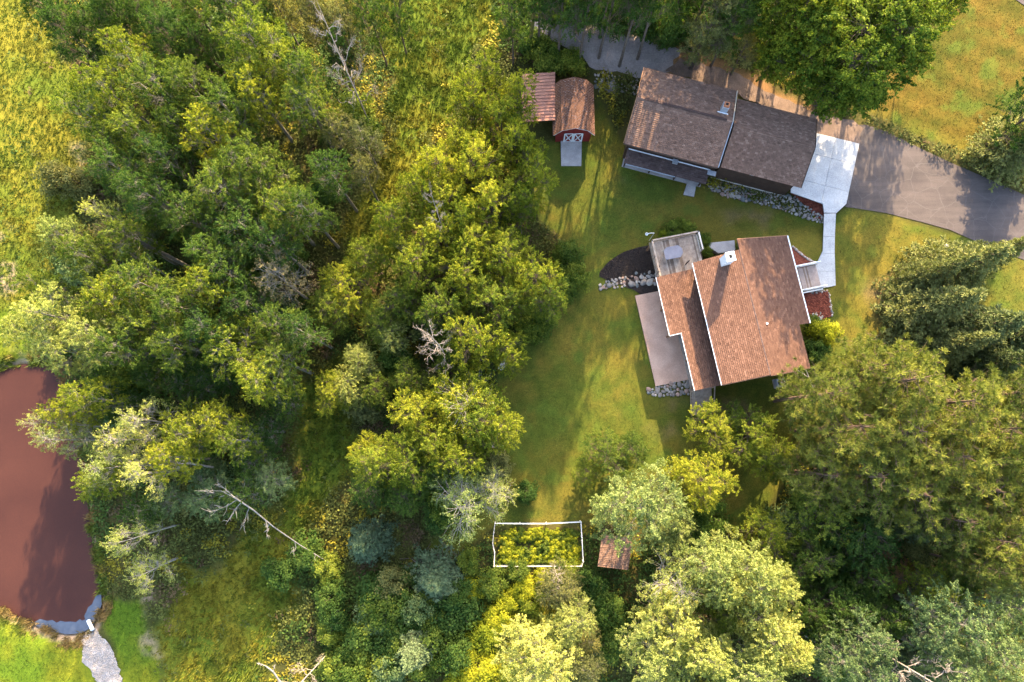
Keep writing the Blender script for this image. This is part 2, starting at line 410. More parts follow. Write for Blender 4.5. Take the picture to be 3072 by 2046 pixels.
ORANGE = [PP(p, 2.0) for p in (
  [(1960,150),(2100,140),(2300,240),(2480,330),(2540,400),(2440,360),(2200,270),(1990,215)], [(2640,1600),(2790,1600),(2800,1800),(2640,1780)],
  [(2820,1050),(2900,1050),(2900,1150),(2820,1150)])]
def zone(x, y, polys, blur=0.4, wob=1.0):
    wx = x + wob*(fnoise(x, y, 3.0, 21)-0.5)*2; wy = y + wob*(fnoise(x, y, 3.0, 47)-0.5)*2
    m = np.zeros(x.shape)
    for p in polys: m = np.maximum(m, smooth(-blur, blur, sdist(wx, wy, p)))
    return m
def ground_colour(x, y):
    a = fnoise(x, y, 9, 5); b = fnoise(x, y, 2.5, 9); c3 = fnoise(x, y, 0.9, 15)
    def lerp(c1, c2, t): return np.array(c1)*(1-t[:, None]) + np.array(c2)*t[:, None]
    t = smooth(0.3, 0.7, 0.6*a+0.4*b)
    col = lerp((0.036,0.040,0.012), (0.075,0.066,0.022), t)
    mead = lerp((0.078,0.108,0.013), (0.150,0.138,0.017), smooth(0.35,0.65,0.5*a+0.5*b))
    lawn = lerp((0.054,0.074,0.012), (0.114,0.095,0.018), smooth(0.32,0.68,0.42*a+0.3*b+0.28*c3))
    st_ = np.sin((0.43*x+0.90*y)*2*np.pi/2.4+1.5*fnoise(x, y, 14, 71)); e1 = smooth(0, 2, sdist(x, y, LAWN[1])); lawn = lawn*(1+0.12*(st_*e1))[:, None]*(1-e1[:, None]*np.array((0.16,0.30,0.28)))
    st2 = np.sin((0.85*x+0.52*y)*2*np.pi/1.9+2.0*fnoise(x, y, 16, 91)); lawn = lawn*(1+0.05*st2*(1-e1))[:, None]
    cl = smooth(0.60, 0.72, fnoise(x, y, 1.6, 131))[:, None]; lawn = lawn*(1-0.45*cl)+np.array((0.060,0.100,0.016))*0.45*cl
    lush = lerp((0.058,0.100,0.009), (0.115,0.128,0.011), smooth(0.35,0.65,0.4*a+0.6*b))
    for layer, polys, bl, wb in ((mead, MEADOW, 0.8, 2.0), (lawn, LAWN, 0.3, 0.5), (lush, GREEN, 0.4, 0.9)):
        m = zone(x, y, polys, bl, wb)[:, None]; col = col*(1-m) + layer*m
    m = (zone(x, y, WORN, 1.2, 1.8)*smooth(0.35,0.65,b))[:, None]; col = col*(1-m*0.75) + np.array((0.165,0.115,0.062))*m*0.75
    m = (zone(x, y, SOIL, 0.5, 1.3)*smooth(0.42,0.62,0.5*b+0.5*c3))[:, None]; col = col*(1-m*0.7) + np.array((0.27,0.205,0.15))*m*0.7
    m = zone(x, y, ORANGE, 0.5, 1.2)[:, None]; col = col*(1-m) + (np.array((0.20,0.115,0.055))*(0.75+0.5*b[:, None]))*m
    pd = sdist(x, y, POND)
    m = (smooth(-0.75, -0.35, pd + 0.5*(b-0.5)))[:, None]; col = col*(1-m) + np.array((0.27,0.20,0.14))*m
    m = smooth(-0.1, 0.3, pd)[:, None]; col = col*(1-m) + np.array((0.11,0.065,0.03))*m
    return col
def build_ground():
    def axis(lo, hi, step, far):
        core = np.arange(lo, hi+1e-6, step); e = []
        d = step; p = hi
        while p < far: d *= 1.35; p += d; e.append(p)
        q = []; d = step; p = lo
        while p > -far: d *= 1.35; p -= d; q.append(p)
        return np.array(q[::-1]+list(core)+e)
    xs = axis(-54, 54, 0.3, 900); ys = axis(-24, 48, 0.3, 900)
    X, Y = np.meshgrid(xs, ys); x = X.ravel(); y = Y.ravel(); nx, ny = len(xs), len(ys)
    z = hf(x, y)
    i = np.arange(nx-1); j = np.arange(ny-1); I, J = np.meshgrid(i, j); k = (J*nx+I).ravel()
    F = np.stack([k, k+1, k+nx+1, k+nx], 1)
    me = np_mesh('ground', np.stack([x, y, z], 1), F, M['ground'], {'gcol': ground_colour(x, y)}, True)
    return tag(link_mesh('ground', me), 'grassy ground with lawn, meadow and bare woodland floor', 'ground', kind='structure')
build_ground()

def drape(name, poly, mat, off, label, cat, kind=None, step=0.5, z=None, parent=None):
    """a sheet that follows the ground"""
    bm = bmesh.new()
    vs = [bm.verts.new((x, y, 0)) for x, y in poly]
    f = bm.faces.new(vs)
    if z is None:
        xs = [p[0] for p in poly]; ys = [p[1] for p in poly]
        for ax, lo, hi in ((0, min(xs), max(xs)), (1, min(ys), max(ys))):
            t = lo+step
            while t < hi:
                co = (t,0,0) if ax == 0 else (0,t,0); no = (1,0,0) if ax == 0 else (0,1,0)
                bmesh.ops.bisect_plane(bm, geom=list(bm.verts)+list(bm.edges)+list(bm.faces), plane_co=co, plane_no=no)
                t += step
    bmesh.ops.recalc_face_normals(bm, faces=bm.faces)
    bmesh.ops.triangulate(bm, faces=bm.faces)
    c = np.array([v.co[:] for v in bm.verts]); zz = hf(c[:,0], c[:,1])+off if z is None else np.full(len(c), z)
    for v, h in zip(bm.verts, zz): v.co.z = h
    for f in bm.faces:
        if f.normal.z < 0: f.normal_flip()
    bm.normal_update()
    me = bpy.data.meshes.new(name); bm.to_mesh(me); bm.free(); me.materials.append(mat)
    o = link_mesh(name, me, parent)
    return tag(o, label, cat, kind=kind)
def wobble(poly, amp=0.12, step=0.6, seed=0):
    out = []; n = len(poly); r = random.Random(seed)
    for i in range(n):
        a = np.array(poly[i]); b = np.array(poly[(i+1)%n]); L = np.linalg.norm(b-a); k = max(1, int(L/step))
        nrm = np.array((-(b-a)[1], (b-a)[0]))/(L+1e-9)
        for j in range(k):
            out.append(tuple(a+(b-a)*j/k + nrm*r.uniform(-amp, amp)*(1 if j else 0.3)))
    return out

# pond, gravel and paved surfaces
def xy(l): return [(p[0], p[1]) for p in l]
drape('pond_water', [(x, y) for x, y in POND], M['water'], 0, 'clear blue strip of pond water along the lower bank', 'pond', 'structure', z=POND_Z)
FILM = PP([(-500,1128),(-60,1116),(0,1110),(60,1094),(140,1086),(180,1118),(194,1165),(208,1230),(238,1330),(255,1420),(262,1500),(276,1620),(293,1700),(306,1765),(300,1782),
           (288,1787),(281,1800),(276,1812),(264,1822),(259,1835),(252,1848),(256,1858),(246,1862),(240,1856),(228,1866),(212,1864),(196,1866),(182,1862),(170,1868),(158,1860),(142,1862),(120,1856),(100,1868),
           (60,1852),(0,1822),(-60,1808),(-500,1782)], POND_Z)
drape('pond_film', wobble(FILM, 0.05, 0.4, 3), M['film'], 0, 'reddish brown film covering the still pond', 'pond', 'structure', z=POND_Z+0.012)
drape('gravel_drive', wobble(xy([PG(*p) for p in [(1590,60),(1640,48),(1760,62),(1850,95),(1930,118),(2040,150),(2010,215),(1930,235),(1890,222),(1830,215),(1770,200),(1740,160),(1690,140),(1640,125),(1600,100)]]), 0.25, 0.6, 4),
      M['gravel'], 0.05, 'grey brown gravel drive behind the upper house', 'gravel', 'structure')
drape('driveway', xy([PG(*p) for p in [(2540,375),(2600,375),(2660,395),(2760,445),(2860,492),(2960,535),(3072,585),(3300,680),(3300,850),(3072,780),(2950,735),(2850,690),(2760,665),(2660,640),(2540,622),(2500,600),(2520,450)]]),
      M['asphalt'], 0.045, 'asphalt driveway with worn cracks', 'driveway', 'structure')
drape('side_drive', wobble(xy([PG(*p) for p in [(1990,215),(2040,175),(2200,215),(2330,290),(2460,340),(2560,360),(2590,385),(2570,440),(2440,400),(2300,330),(2200,275)]]), 0.2, 0.6, 9),
      plain('packed_earth', (0.115,0.078,0.056), (0.20,0.135,0.10), 0.8, 0.95, 0.6, 0.03, 12), 0.055, 'packed brown earth strip behind the garage', 'dirt track', 'structure')
drape('far_drive', xy([PG(*p) for p in [(2990,-30),(3030,-12),(3080,22),(3300,150),(3300,-60),(3020,-70)]]), M['asphalt'], 0.045, 'corner of asphalt road beyond the upper lawn', 'road', 'structure')
drape('mulch_bed', wobble(xy([PG(*p) for p in [(1797,830),(1800,815),(1830,782),(1880,752),(1950,735),(1975,830),(1972,880),(1925,885),(1900,870),(1830,845)]]), 0.06, 0.5, 5),
      M['mulch_dark'], 0.06, 'dark mulch bed curving beside the wooden deck', 'mulch bed')
drape('mulch_bed', wobble(xy([PG(*p) for p in [(2366,577),(2472,608),(2477,655),(2462,660),(2420,620)]]), 0.04, 0.5, 6),
      M['mulch_red'], 0.06, 'red mulch bed between garage apron and rock slope', 'mulch bed')
drape('mulch_bed', wobble(xy([PG(*p) for p in [(2370,738),(2385,745),(2448,790),(2390,812),(2370,800)]]), 0.04, 0.5, 7),
      M['mulch_red'], 0.06, 'red mulch triangle above the entry steps', 'mulch bed')
drape('mulch_bed', wobble(xy([PG(*p) for p in [(2405,878),(2484,872),(2497,948),(2438,968),(2420,960)]]), 0.04, 0.5, 8),
      M['mulch_red'], 0.06, 'red mulch bed below the entry steps', 'mulch bed')

# concrete slabs: each slab a piece
def clip(poly, a, b, c):
    out = []
    for i in range(len(poly)):
        p, q = poly[i], poly[(i+1)%len(poly)]; dp = a*p[0]+b*p[1]-c; dq = a*q[0]+b*q[1]-c
        if dp >= 0: out.append(p)
        if dp*dq < 0: t = dp/(dp-dq); out.append((p[0]+(q[0]-p[0])*t, p[1]+(q[1]-p[1])*t))
    return out
def slabs(root, poly, ang, us, vs, z, mat, name='slab', th=0.12, gap=0.012, slope=True):
    c, s = math.cos(math.radians(ang)), math.sin(math.radians(ang))
    for i in range(len(us)-1):
        for j in range(len(vs)-1):
            q = poly
            for a, b, k in ((c, s, us[i]+gap), (-c, -s, -us[i+1]+gap), (-s, c, vs[j]+gap), (s, -c, -vs[j+1]+gap)):
                q = clip(q, a, b, k)
                if len(q) < 3: break
            if len(q) < 3: continue
            area = 0.5*abs(sum(q[k][0]*q[(k+1)%len(q)][1]-q[(k+1)%len(q)][0]*q[k][1] for k in range(len(q))))
            if area < 0.05: continue
            mb = MB(); n = len(q)
            zt = [(gz(x, y)+z if slope else z) for x, y in q]
            mb.add([(x, y, t-th) for (x, y), t in zip(q, zt)]+[(x, y, t) for (x, y), t in zip(q, zt)],
                   [tuple(range(n-1,-1,-1)), tuple(range(n,2*n))]+[(k,(k+1)%n,n+(k+1)%n,n+k) for k in range(n)])
            mb.build(name, mat, root)
def uvr(poly, ang):
    c, s = math.cos(math.radians(ang)), math.sin(math.radians(ang))
    u = [c*x+s*y for x, y in poly]; v = [-s*x+c*y for x, y in poly]
    return min(u), max(u), min(v), max(v)
APRON = PP([(2440,398),(2577,432),(2538,612),(2508,640),(2472,638),(2468,612),(2372,578),(2372,560),(2400,555)], 2.05)
ap = empty('concrete_apron', (*APRON[3], 2.0), 'pale concrete apron in front of the garage', 'apron')
u0, u1, v0, v1 = uvr(APRON, -15.4)
slabs(ap, APRON, -15.4, [u0-1, (u0+u1)/2+0.4, u1+1], [v0-1, v0+2.6, v0+5.4, v1+1], 2.12, M['concrete'], slope=False)
WALK = PP([(2472,641),(2507,641),(2504,700),(2503,760),(2506,857),(2420,874),(2440,800),(2449,793),(2468,752),(2470,700)], 2.05)
wk = empty('concrete_walk', (*WALK[2], 2.0), 'narrow pale concrete walk from apron to entry steps', 'walk')
u0, u1, v0, v1 = uvr(WALK, 0)
slabs(wk, WALK, 0, [u0-1, u1+1], [v0-1, v0+1.9, v0+3.6, v0+5.2, v1+1], 2.12, M['concrete'], slope=False)

# ------------------------------------------------------------------ rocks
def rock_mesh(seed):
    bm = bmesh.new(); bmesh.ops.create_icosphere(bm, subdivisions=2, radius=1.0)
    r = np.random.default_rng(seed)
    dirs = r.normal(size=(9,3)); dirs /= np.linalg.norm(dirs, axis=1)[:, None]; lim = r.uniform(0.62, 0.95, 9)
    for v in bm.verts:
        p = np.array(v.co)
        for d, l in zip(dirs, lim):
            k = p@d
            if k > l: p = p-d*(k-l)*0.85
        v.co = p*r.uniform(0.96, 1.04)
    me = bpy.data.meshes.new('rock'); bm.to_mesh(me); bm.free()
    return me
ROCKS = [rock_mesh(i) for i in range(7)]
ROCKM = ['rock','rock','rock_pale','rock_pink','rock','rock_dark','rock_pale']
for m_, k_ in zip(ROCKS, ROCKM): m_.materials.append(M[k_])
def rock(parent, x, y, z, r, name='rock', mesh=None, flat=0.7):
    o = bpy.data.objects.new(name, mesh or rnd.choice(ROCKS)); COL.objects.link(o)
    o.parent = parent; L = origin(parent)
    o.location = (x-L[0], y-L[1], z-L[2])
    o.scale = (r*rnd.uniform(0.85,1.25), r*rnd.uniform(0.75,1.0), r*flat*rnd.uniform(0.8,1.1))
    o.rotation_euler = (rnd.uniform(-0.3,0.3), rnd.uniform(-0.3,0.3), rnd.uniform(0,6.28))
    return o
def rock_field(root, poly_px, n, rmin, rmax, big_first=(), sep=0.8, zoff=0.1):
    poly = xy([PG(*p) for p in poly_px]); done = []
    for px, py, rp in big_first:
        x, y, z = PG(px, py); r = rp/31.0; rock(root, x, y, z+zoff*0.6, r); done.append((x, y, r))
    xs = [p[0] for p in poly]; ys = [p[1] for p in poly]; tries = 0
    while len(done) < n and tries < 14000:
        tries += 1
        x = rnd.uniform(min(xs), max(xs)); y = rnd.uniform(min(ys), max(ys))
        if float(sdist(np.array([x]), np.array([y]), poly)[0]) < 0: continue
        r = rmin+(rmax-rmin)*rnd.random()**2.0*(1-tries/16000)
        if any((x-a)**2+(y-b)**2 < (sep*(r+c))**2 for a, b, c in done): continue
        rock(root, x, y, gz(x, y)+zoff*rnd.uniform(0.3,1.2), r); done.append((x, y, r))
    return done
def rock_thing(name, px, py, label, cat):
    x, y, z = PG(px, py); return empty(name, (x, y, z), label, cat)
rw = rock_thing('rock_wall', 1880, 850, 'row of rounded rocks edging the dark mulch bed by deck', 'rock wall')
rock_field(rw, [(1795,855),(1830,838),(1860,835),(1900,823),(1940,815),(1976,822),(1978,855),(1930,858),(1890,858),(1840,866),(1800,868)], 46, 0.13, 0.42,
           [(1952,846,14),(1930,848,13),(1895,853,13),(1826,857,10),(1968,845,12),(1850,852,6),(1872,848,7),(1908,836,8),(1925,832,8),(1945,830,7)], 0.72)
rw = rock_thing('rock_wall', 2010, 1170, 'short pile of grey rocks below the pink patio', 'rock wall')
rock_field(rw, [(1935,1165),(1970,1162),(2010,1150),(2060,1142),(2085,1145),(2088,1175),(2060,1185),(2020,1185),(1975,1190),(1945,1180)], 48, 0.15, 0.36,
           [(1945,1168,9),(1972,1172,9),(2022,1160,10),(2038,1153,9),(2060,1156,10),(2045,1175,8),(1990,1175,8),(2077,1160,9)], 0.70)
rw = rock_thing('rock_slope', 2250, 580, 'bank of loose grey fieldstones along the garage wall', 'rock bank')
rock_field(rw, [(2126,510),(2170,520),(2250,545),(2330,570),(2385,590),(2430,625),(2475,655),(2472,672),(2430,660),(2370,640),(2330,625),(2270,610),(2220,600),(2180,590),(2140,575),(2120,555)], 290, 0.11, 0.30,
           [(2196,585,13),(2249,600,9),(2182,568,9),(2375,626,11),(2135,562,9),(2155,573,9),(2320,620,8),(2215,590,9),(2400,640,8),(2415,648,8),(2230,577,8),(2160,550,8)], 0.70)
rw = rock_thing('rock_bank', 1870, 250, 'line of small rocks between gravel drive and barn lawn', 'rock bank')
rock_field(rw, [(1785,225),(1820,215),(1880,235),(1925,250),(1915,285),(1870,282),(1800,278),(1785,260)], 64, 0.12, 0.30,
           [(1805,242,10),(1825,232,8),(1845,236,9),(1800,255,6),(1858,240,6),(1885,255,6),(1900,265,7)], 0.85)
x, y, z = PG(1832, 262)
bo = bpy.data.objects.new('boulder', rock_mesh(77)); COL.objects.link(bo); bo.data.materials.append(M['rock'])
bo.location = (x, y, z+0.25); bo.scale = (0.78, 0.66, 0.62)
tag(bo, 'large round grey boulder among small rocks near the barn', 'boulder')
rw = rock_thing('bed_edging', 2400, 758, 'pale stone edging along the red mulch triangle by entry', 'edging')
for i in range(17):
    t = i/16; px, py = 2378+t*70, 741+t*48+6*math.sin(t*3); x, y, z = PG(px, py); rock(rw, x, y, z+0.1, rnd.uniform(0.10,0.16), mesh=ROCKS[2+(i%2)])
rw = rock_thing('bed_edging', 2460, 873, 'scattered pale stones around the lower red mulch bed', 'edging')
for i in range(56):
    if i < 20: px, py = rnd.uniform(2428,2484), rnd.uniform(871,880)
    elif i < 44: px, py = rnd.uniform(2436,2466), rnd.uniform(938,965)
    else: px, py = 2486+(i-44)*1.0+rnd.uniform(-2,2), 880+(i-44)*6
    x, y, z = PG(px, py); rock(rw, x, y, z+0.08, rnd.uniform(0.07,0.14))

# ------------------------------------------------------------------ roofs
def roof_slope(root, fr, e0, s0, e1, s1, z_eave, z_ridge, rows_mat, skip=None, axis='u', tab=0.27, expo=0.165, th=0.10, eparent=None, base_mat='wood_dark'):
    """sloping plane: runs along e (eave direction, from e0 to e1) and climbs from s0 (eave) to s1 (ridge).
    axis 'u': eave runs along u and s is v; axis 'v': eave runs along v and s is u"""
    L = math.hypot(s1-s0, z_ridge-z_eave); sg = 1 if s1 > s0 else -1
    cs, sn = abs(s1-s0)/L, (z_ridge-z_eave)/L
    def pt(e, d, n=0.0):
        s = s0+sg*(d*cs - n*sn); z = z_eave+d*sn+n*cs
        return fr(e, s, z) if axis == 'u' else fr(s, e, z)
    base = MB().hexa([pt(e0,0,-th), pt(e1,0,-th), pt(e1,L,-th), pt(e0,L,-th)], [pt(e0,0,-0.004), pt(e1,0,-0.004), pt(e1,L,-0.004), pt(e0,L,-0.004)])
    deck = base.build('roof_deck', M[base_mat], root)
    V, F, A = [], [], []
    r = random.Random(int(abs(e0*100+s0*37+z_eave*11)))
    n = int(L/expo); ex = L/n
    for i in range(n):
        off = (0.5 if i % 2 else 0.0)*tab + r.uniform(-0.03,0.03)
        e = e0-off
        rowv = r.uniform(-0.06,0.06)
        while e < e1:
            a = max(e, e0); b = min(e+tab*r.uniform(0.9,1.0), e1); e += tab
            if b-a < 0.03: continue
            d0, d1 = i*ex-(0.03 if i == 0 else 0), min((i+1)*ex+0.02, L)
            h = 0.022+r.uniform(0,0.008); k = len(V)
            V += [pt(a,d0,0.0), pt(b,d0,0.0), pt(b,d0,h), pt(a,d0,h), pt(b,d1,0.004), pt(a,d1,0.004)]
            F += [(k,k+1,k+2,k+3), (k+3,k+2,k+4,k+5)]
            t = min(1,max(0, r.gauss(0.45,0.15)+rowv)); A += [t]*6
    o_ = origin(root)
    me = np_mesh('shingles', np.array(V)-o_, np.array(F), M[rows_mat], {'var': np.array(A)})
    # make normals face up
    bm = bmesh.new(); bm.from_mesh(me)
    fl = [f for f in bm.faces if f.normal.z < -0.2]
    if fl: bmesh.ops.reverse_faces(bm, faces=fl)
    bm.to_mesh(me); bm.free()
    o = link_mesh('shingles', me, deck); o['kind'] = 'stuff'
    return deck, pt, L
def ridge_caps(root, pts_fn, e0, e1, mat, w=0.30, step=0.30):
    mb = MB(); e = e0; V = []; F = []; A = []
    o_ = origin(root)
    while e < e1-0.05:
        b = min(e+step, e1); p = [pts_fn(e, -w/2, -0.075), pts_fn(e, 0, 0.045), pts_fn(e, w/2, -0.075), pts_fn(b+0.02, w/2, -0.09), pts_fn(b+0.02, 0, 0.03), pts_fn(b+0.02, -w/2, -0.09)]
        k = len(V); V += p; F += [(k,k+1,k+4,k+5), (k+1,k+2,k+3,k+4)]; A += [rnd.uniform(0.2,0.7)]*6; e += step
    me = np_mesh('ridge_cap', np.array(V)-o_, np.array(F), M[mat], {'var': np.array(A)})
    o = link_mesh('ridge_cap', me, root); o['kind'] = 'stuff'; return o
def window(root, fr, u0, u1, v0, v1, z0, z1, axis):
    """window set proud of a wall; axis gives the thin direction"""
    f = MB().box(fr, u0, u1, v0, v1, z0, z1).build('window', M['white'], root)
    i = 0.07; g = 0.012
    if axis == 'v': MB().box(fr, u0+i, u1-i, v0-g, v1+g, z0+i, z1-i).build('pane', M['glass'], f)
    else: MB().box(fr, u0-g, u1+g, v0+i, v1-i, z0+i, z1-i).build('pane', M['glass'], f)
def gable_wall(root, fr, u0, u1, v0, v1, z0, ze, zr, along, mat, slope_over=0.0):
    """walls with gable ends; ridge runs along 'u' or 'v'"""
    mb = MB()
    if along == 'u':
        vm = (v0+v1)/2
        pr = [(v0,z0),(v1,z0),(v1,ze),(vm,zr),(v0,ze)]
        mb.add([fr(u0,a,b) for a,b in pr]+[fr(u1,a,b) for a,b in pr], [(4,3,2,1,0),(5,6,7,8,9)]+[(i,(i+1)%5,5+(i+1)%5,5+i) for i in range(5)])
    else:
        um = (u0+u1)/2
        pr = [(u0,z0),(u1,z0),(u1,ze),(um,zr),(u0,ze)]
        mb.add([fr(a,v0,b) for a,b in pr]+[fr(a,v1,b) for a,b in pr], [(4,3,2,1,0),(5,6,7,8,9)]+[(i,(i+1)%5,5+(i+1)%5,5+i) for i in range(5)])
    return mb.build('wall', mat, root)

# ------------------------------------------------------------------ upper house and garage
fu = frame(-15.4)
uh = empty('upper_house', fu(7, 32.6, 0), 'brown house with taupe shingle gable roof joined to the garage', 'house')
gable_wall(uh, fu, 3.05, 11.55, 29.6, 35.9, -0.4, 4.98, 6.22, 'u', M['wood_dark'])
roof_slope(uh, fu, 2.65, 28.9, 11.4, 32.7, 5.0, 6.6, 'shingle_up')
roof_slope(uh, fu, 2.65, 36.5, 11.4, 32.7, 5.0, 6.6, 'shingle_up')
ridge_caps(uh, lambda e, s, n: fu(e, 32.7+s, 6.62+n), 2.7, 11.4, 'shingle_up')
MB().box(fu, 3.3, 10.9, 32.6, 32.8, 6.60, 6.67).build('ridge_vent', M['shingle_dark'], uh)
mb = MB(); mb.box(fu, 2.65, 11.4, 28.80, 28.895, 4.84, 4.97); mb.build('gutter', M['wood_dark'], uh)
MB().bar(fu(11.46,28.9,4.95), fu(11.46,32.7,6.56), 0.06, 0.22).build('rake_board', M['grey_metal'], uh)
MB().bar(fu(11.46,36.5,4.95), fu(11.46,32.7,6.56), 0.06, 0.22).build('rake_board', M['wood_pale'], uh)
MB().bar(fu(2.60,28.9,4.95), fu(2.60,32.7,6.56), 0.05, 0.16).build('rake_board', M['wood_brown'], uh)
MB().bar(fu(2.60,36.5,4.95), fu(2.60,32.7,6.56), 0.05, 0.16).build('rake_board', M['wood_brown'], uh)
# brick chimney with metal flashing
cx, cy = P(2182, 312, 7.4); cu = math.cos(math.radians(15.4))*cx-math.sin(math.radians(15.4))*cy; cv = math.sin(math.radians(15.4))*cx+math.cos(math.radians(15.4))*cy
ch = MB().box(fu, cu-0.3, cu+0.3, cv-0.28, cv+0.28, 5.2, 7.15).build('chimney', M['grey_metal'], uh)
MB().box(fu, cu-0.24, cu+0.24, cv-0.22, cv+0.22, 7.15, 7.4).build('chimney_cap', M['brick'], ch)
MB().box(fu, cu-0.12, cu+0.12, cv-0.11, cv+0.11, 7.36, 7.412).build('flue', M['black'], ch)
MB().box(fu, cu-0.5, cu+0.46, cv-0.62, cv-0.30, 6.15, 6.36).build('flashing', M['white'], ch)
# lower porch roof on the south side
roof_slope(uh, fu, 3.2, 28.15, 11.15, 29.55, 2.45, 2.85, 'shingle_dark')
MB().box(fu, 3.3, 11.15, 29.38, 29.45, 2.86, 2.94).build('flashing', M['white'], uh)
MB().box(fu, 3.4, 8.2, 28.05, 28.12, 2.36, 2.45).build('gutter', M['grey_metal'], uh)
MB().box(fu, 7.55, 8.05, 29.1, 29.5, 2.86, 3.12).build('roof_vent', M['grey_metal'], uh)
MB().box(fu, 10.95, 11.75, 28.9, 29.35, 2.9, 3.02).build('landing_slab', M['grey_metal'], uh)
for a in (4.3, 6.2, 8.6): window(uh, fu, a, a+1.1, 29.56, 29.62, 3.5, 4.5, 'v')
for a in (4.6, 9.4): window(uh, fu, a, a+1.0, 29.56, 29.62, 0.9, 1.9, 'v')
MB().box(fu, 7.0, 7.9, 29.55, 29.62, 0.1, 2.1).build('door', M['white'], uh)
MB().box(fu, 3.2, 11.1, 28.75, 29.58, -0.2, 0.06).build('porch_floor', M['concrete_old'], uh)
for a in (3.4, 5.9, 8.4, 10.9): MB().box(fu, a-0.06, a+0.06, 28.76, 28.88, 0.06, 2.5).build('porch_post', M['wood_dark'], uh)
sw = PP([(2066,536),(2091,541),(2082,590),(2050,584)], 0.12)
MB().prism(sw[::-1], 0.0, 0.14).build('stepping_slab', M['concrete_old'])
tag(bpy.data.objects['stepping_slab'], 'narrow grey slab leading out from the upper house porch', 'slab')

gr = empty('garage', fu(15.4, 32.6, 2.0), 'garage with brown shingle gable roof between house and apron', 'garage')
gable_wall(gr, fu, 11.9, 18.9, 29.75, 35.5, 0.2, 4.6, 5.78, 'u', M['wood_dark'])
roof_slope(gr, fu, 11.72, 29.2, 19.2, 32.6, 4.6, 6.0, 'shingle_up')
roof_slope(gr, fu, 11.72, 36.0, 19.2, 32.6, 4.6, 6.0, 'shingle_up')
ridge_caps(gr, lambda e, s, n: fu(e, 32.6+s, 6.02+n), 11.75, 19.2, 'shingle_up')
MB().bar(fu(19.24,29.2,4.55), fu(19.24,32.6,5.95), 0.05, 0.18).build('rake_board', M['wood_dark'], gr)
MB().bar(fu(19.24,36.0,4.55), fu(19.24,32.6,5.95), 0.05, 0.18).build('rake_board', M['wood_dark'], gr)
MB().box(fu, 11.72, 19.2, 29.70, 29.74, 0.6, 0.75).build('base_trim', M['wood_pale'], gr)
gd = MB().box(fu, 18.88, 18.95, 30.4, 34.8, 2.1, 4.3).build('garage_door', M['white'], gr)
for i in range(4): MB().box(fu, 18.95, 18.975, 30.45, 34.75, 2.15+i*0.54, 2.62+i*0.54).build('door_panel', M['white'], gd)
MB().box(fu, 14.7, 15.1, 29.70, 29.75, 3.4, 3.6).build('wall_vent', M['white'], gr)

# ------------------------------------------------------------------ lower house
fl = frame(11.3)
lh = empty('lower_house', fl(22.6, 7, 0), 'large house with reddish brown shingle roof beside the deck', 'house')
mb = MB(); mb.box(fl, 19.1, 26.1, 1.8, 11.8, -0.3, 5.75)
mb.build('wall', M['wood_dark'], lh)
for vv in (1.79, 11.78):
    mb = MB(); mb.add([fl(19.0,vv,5.75), fl(26.1,vv,5.72), fl(22.28,vv,7.5), fl(19.0,vv+0.05,5.75), fl(26.1,vv+0.05,5.72), fl(22.28,vv+0.05,7.5)], [(0,1,2),(5,4,3),(0,3,4,1),(1,4,5,2),(2,5,3,0)]); mb.build('gable', M['wood_dark'], lh)
roof_slope(lh, fl, 1.38, 18.68, 12.32, 22.28, 5.9, 7.67, 'shingle', axis='v')
SL = 1.77/3.6; zE = 7.67-(26.55-22.28)*SL; zX = 7.67-(27.75-22.28)*SL
roof_slope(lh, fl, 1.3, 26.55, 5.18, 22.28, zE, 7.67, 'shingle', axis='v')
roof_slope(lh, fl, 5.182, 27.75, 13.25, 22.33, zX, 7.646, 'shingle', axis='v')
ridge_caps(lh, lambda e, s, n: fl(22.28+s, e, 7.69+n), 1.4, 12.3, 'shingle_dark', 0.2)
roof_slope(lh, fl, 6.66, 15.72, 12.05, 19.05, 3.95, 4.55, 'shingle', axis='v')
roof_slope(lh, fl, 1.4, 16.74, 6.655, 19.05, 4.134, 4.55, 'shingle', axis='v')
def strip(fr, a, b, w=0.065, h=0.09): return MB().bar(fr(*a), fr(*b), w, h)
strip(fl, (18.61,1.36,5.82), (18.61,12.3,5.82)).build('gutter', M['white'], lh)
strip(fl, (15.66,6.62,3.9), (15.66,12.05,3.9)).build('gutter', M['white'], lh)
strip(fl, (16.68,1.38,4.08), (16.68,6.6,4.08)).build('gutter', M['white'], lh)
strip(fl, (15.66,6.60,3.9), (16.74,6.60,4.1), 0.06, 0.14).build('fascia', M['white'], lh)
strip(fl, (27.8,5.18,zX-0.03), (27.8,13.25,zX-0.03), 0.1, 0.14).build('gutter', M['white'], lh)
strip(fl, (18.68,1.34,5.86), (22.28,1.34,7.61), 0.05, 0.16).build('rake_board', M['wood_dark'], lh)
strip(fl, (26.55,1.26,zE-0.04), (22.28,1.26,7.61), 0.05, 0.16).build('rake_board', M['wood_dark'], lh)
strip(fl, (27.75,13.28,zX-0.02), (22.33,13.28,7.6), 0.05, 0.12).build('rake_board', M['wood_brown'], lh)
